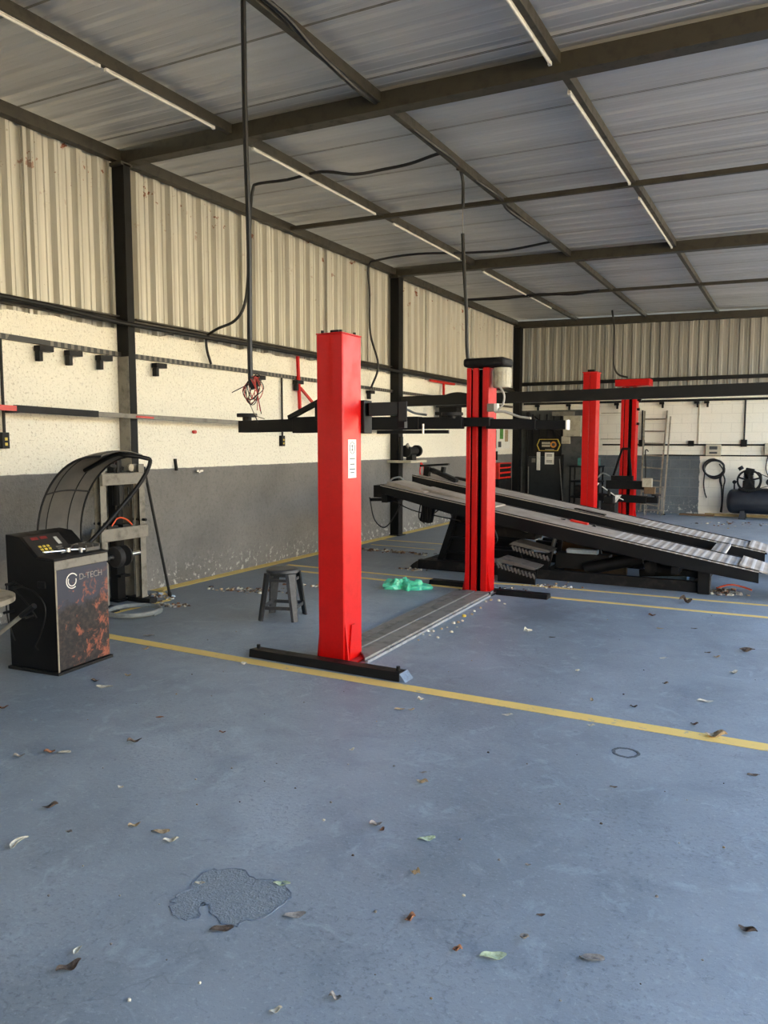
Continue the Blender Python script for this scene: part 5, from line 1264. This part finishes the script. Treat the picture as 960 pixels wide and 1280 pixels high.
for i, (x, y) in enumerate(CH):
    if i == 13: chip(x, y, .026, i, 'yellow', 'yellow lump among the white chips at the edge of the grey floor plate', 'plaster_chip', 'chip', None); continue
    chip(x+.03, y, rc.uniform(.010, .021), i, rc.choice(['leaf_pale', 'leaf_pale', 'leaf_tan', 'white']), 'small pale chip strewn along the floor plate and second red post', 'plaster_chip', 'chip', 'pale chips by the floor plate')
SM = [(3.72, 2.83), (3.65, 2.65), (3.95, 2.79), (4.34, 2.76), (4.2, 3.14), (4.36, 3.57), (4.41, 3.23), (3.98, 2.57), (3.88, 2.98), (3.79, 1.88), (4.76, 3.61), (4.98, 3.57), (5.17, 3.8), (4.02, 4.79), (3.6, 4.08), (4.04, 3.72), (3.49, 3.79), (3.4, 3.51), (2.91, 3.61), (3.83, 2.46), (4.12, 2.8), (4.4, 2.61), (4.97, 2.74), (5.16, 2.67), (5.24, 3.23), (5.44, 3.14), (5.63, 3.58), (5.86, 3.8), (5.73, 3.54), (5.19, 4.88), (4.83, 4.72), (4.41, 5.17), (4.06, 5.12), (4.79, 5.86), (4.89, 6.24), (5.21, 5.48), (5.91, 5.61), (5.75, 6.71), (5.46, 7.52), (4.65, 6.91), (4.41, 7.03), (3.84, 1.69), (3.15, 2.14), (3.16, 2.53), (2.56, 2.95), (2.28, 2.79), (2.6, 3.28), (2.69, 3.53), (2.49, 3.89), (2.64, 4.04), (1.76, 5.9), (1.99, 4.97), (1.96, 4.65), (5.05, 1.89), (5.24, 1.88), (5.57, 2.05), (5.76, 2.23), (5.91, 2.43), (5.73, 2.71), (5.91, 3.18), (5.75, 3.13), (5.13, 2.39), (4.9, 2.16), (4.65, 2.43), (4.22, 1.84), (4.06, 1.81), (4.24, 1.61), (4.45, 1.64), (4.48, 1.46), (4.61, 1.61)]
for i, (x, y) in enumerate(SM):
    chip(x, y, rc.uniform(.003, .0075), 100+i, rc.choice(['leaf_grey', 'leaf_grey', 'leaf_tan', 'leaf_pale', 'leaf_dark']), 'tiny leaf crumb scattered on the blue floor', 'leaf_crumb', 'crumb', 'tiny leaf crumbs on the open floor')

# heaps of litter nobody could count
def litter(cx_, cy_, rx, ry, n, mats, label, seed, smax=.03, rot=0.0):
    r_ = random.Random(seed); b = MB(); ms = [M[m] for m in mats]; mi = []
    for i in range(n):
        u = r_.gauss(0, .42); v = r_.gauss(0, .42); a0 = r_.uniform(0, 6.3); s = r_.uniform(.006, smax)
        x = cx_ + rx*u*math.cos(rot) - ry*v*math.sin(rot); y = cy_ + rx*u*math.sin(rot) + ry*v*math.cos(rot)
        k0 = len(b.f)
        pts_ = [(x + s*q*math.cos(a0+k*1.26), y + s*q*math.sin(a0+k*1.26)) for k, q in enumerate([r_.uniform(.5, 1.1) for _ in range(5)])]
        h = s*r_.uniform(.2, .8)
        vs = [(px2, py2, .001) for px2, py2 in pts_] + [(px2+(x-px2)*.3, py2+(y-py2)*.3, h*r_.uniform(.5, 1.2)) for px2, py2 in pts_]
        b.add(vs, [(4,3,2,1,0),(5,6,7,8,9)] + [(k, (k+1) % 5, 5+(k+1) % 5, 5+k) for k in range(5)])
        mi += [r_.randrange(len(ms))]*(len(b.f)-k0)
    o = b.build('litter', ms[0], smooth=False)
    for m in ms[1:]: o.data.materials.append(m)
    for p, k in zip(o.data.polygons, mi): p.material_index = k
    tag(o, label, 'litter'); o['kind'] = 'stuff'
D = ['leaf_brown', 'leaf_dark', 'leaf_tan', 'leaf_pale', 'leaf_grey']
litter(.95, 6.45, .45, .16, 110, D, 'dry leaves and crumbs heaped on the floor left of the plastic stool', 1, .035, .35)
litter(1.55, 7.05, .40, .10, 60, D, 'dry leaf litter behind the nearest red post', 2, .03, .3)
litter(.95, 9.75, .8, .14, 110, D, 'line of dark dry leaf litter on the floor by the left wall', 3, .045, .0)
litter(.30, 5.78, .22, .10, 70, D + ['white', 'pale_blue'], 'rubbish and leaves at the foot of the press', 4, .04)
litter(.75, 5.5, .22, .12, 45, D + ['leaf_rust'], 'leaves on the floor between balancer and press', 5, .035)
litter(5.45, 8.75, .22, .18, 130, D + ['leaf_rust', 'leaf_pale'], 'heap of leaves and rubbish at the low end of the ramp base', 6, .05)
litter(3.75, 8.25, .40, .12, 90, D + ['white'], 'crumbs and chips on the floor in front of the toothed wedges', 7, .025)
litter(3.35, 7.9, .35, .08, 40, D, 'crumbs around the foot of the second red post', 8, .02)
litter(1.9, 8.5, .22, .10, 40, D, 'litter by the left foot of the ramp base', 9, .03)
litter(5.2, 16.2, .9, .7, 60, D, 'scattered leaf crumbs on the bright floor in front of the compressor', 10, .04)
litter(2.1, 12.2, 1.3, 1.0, 60, D, 'scattered leaf crumbs on the floor behind the ramp lift', 12, .035)
litter(3.25, 5.05, .12, .10, 16, D, 'crumbs at the foot of the nearest red post', 13, .015)
tag(MB().tube([(5.38, 8.9, .02), (5.5, 9.0, .05), (5.62, 9.05, .03), (5.72, 9.0, .012)], .010, 6).build('extension_cord', 'orange_hose'), 'orange cord in the heap under the low end of the ramp', 'cord')
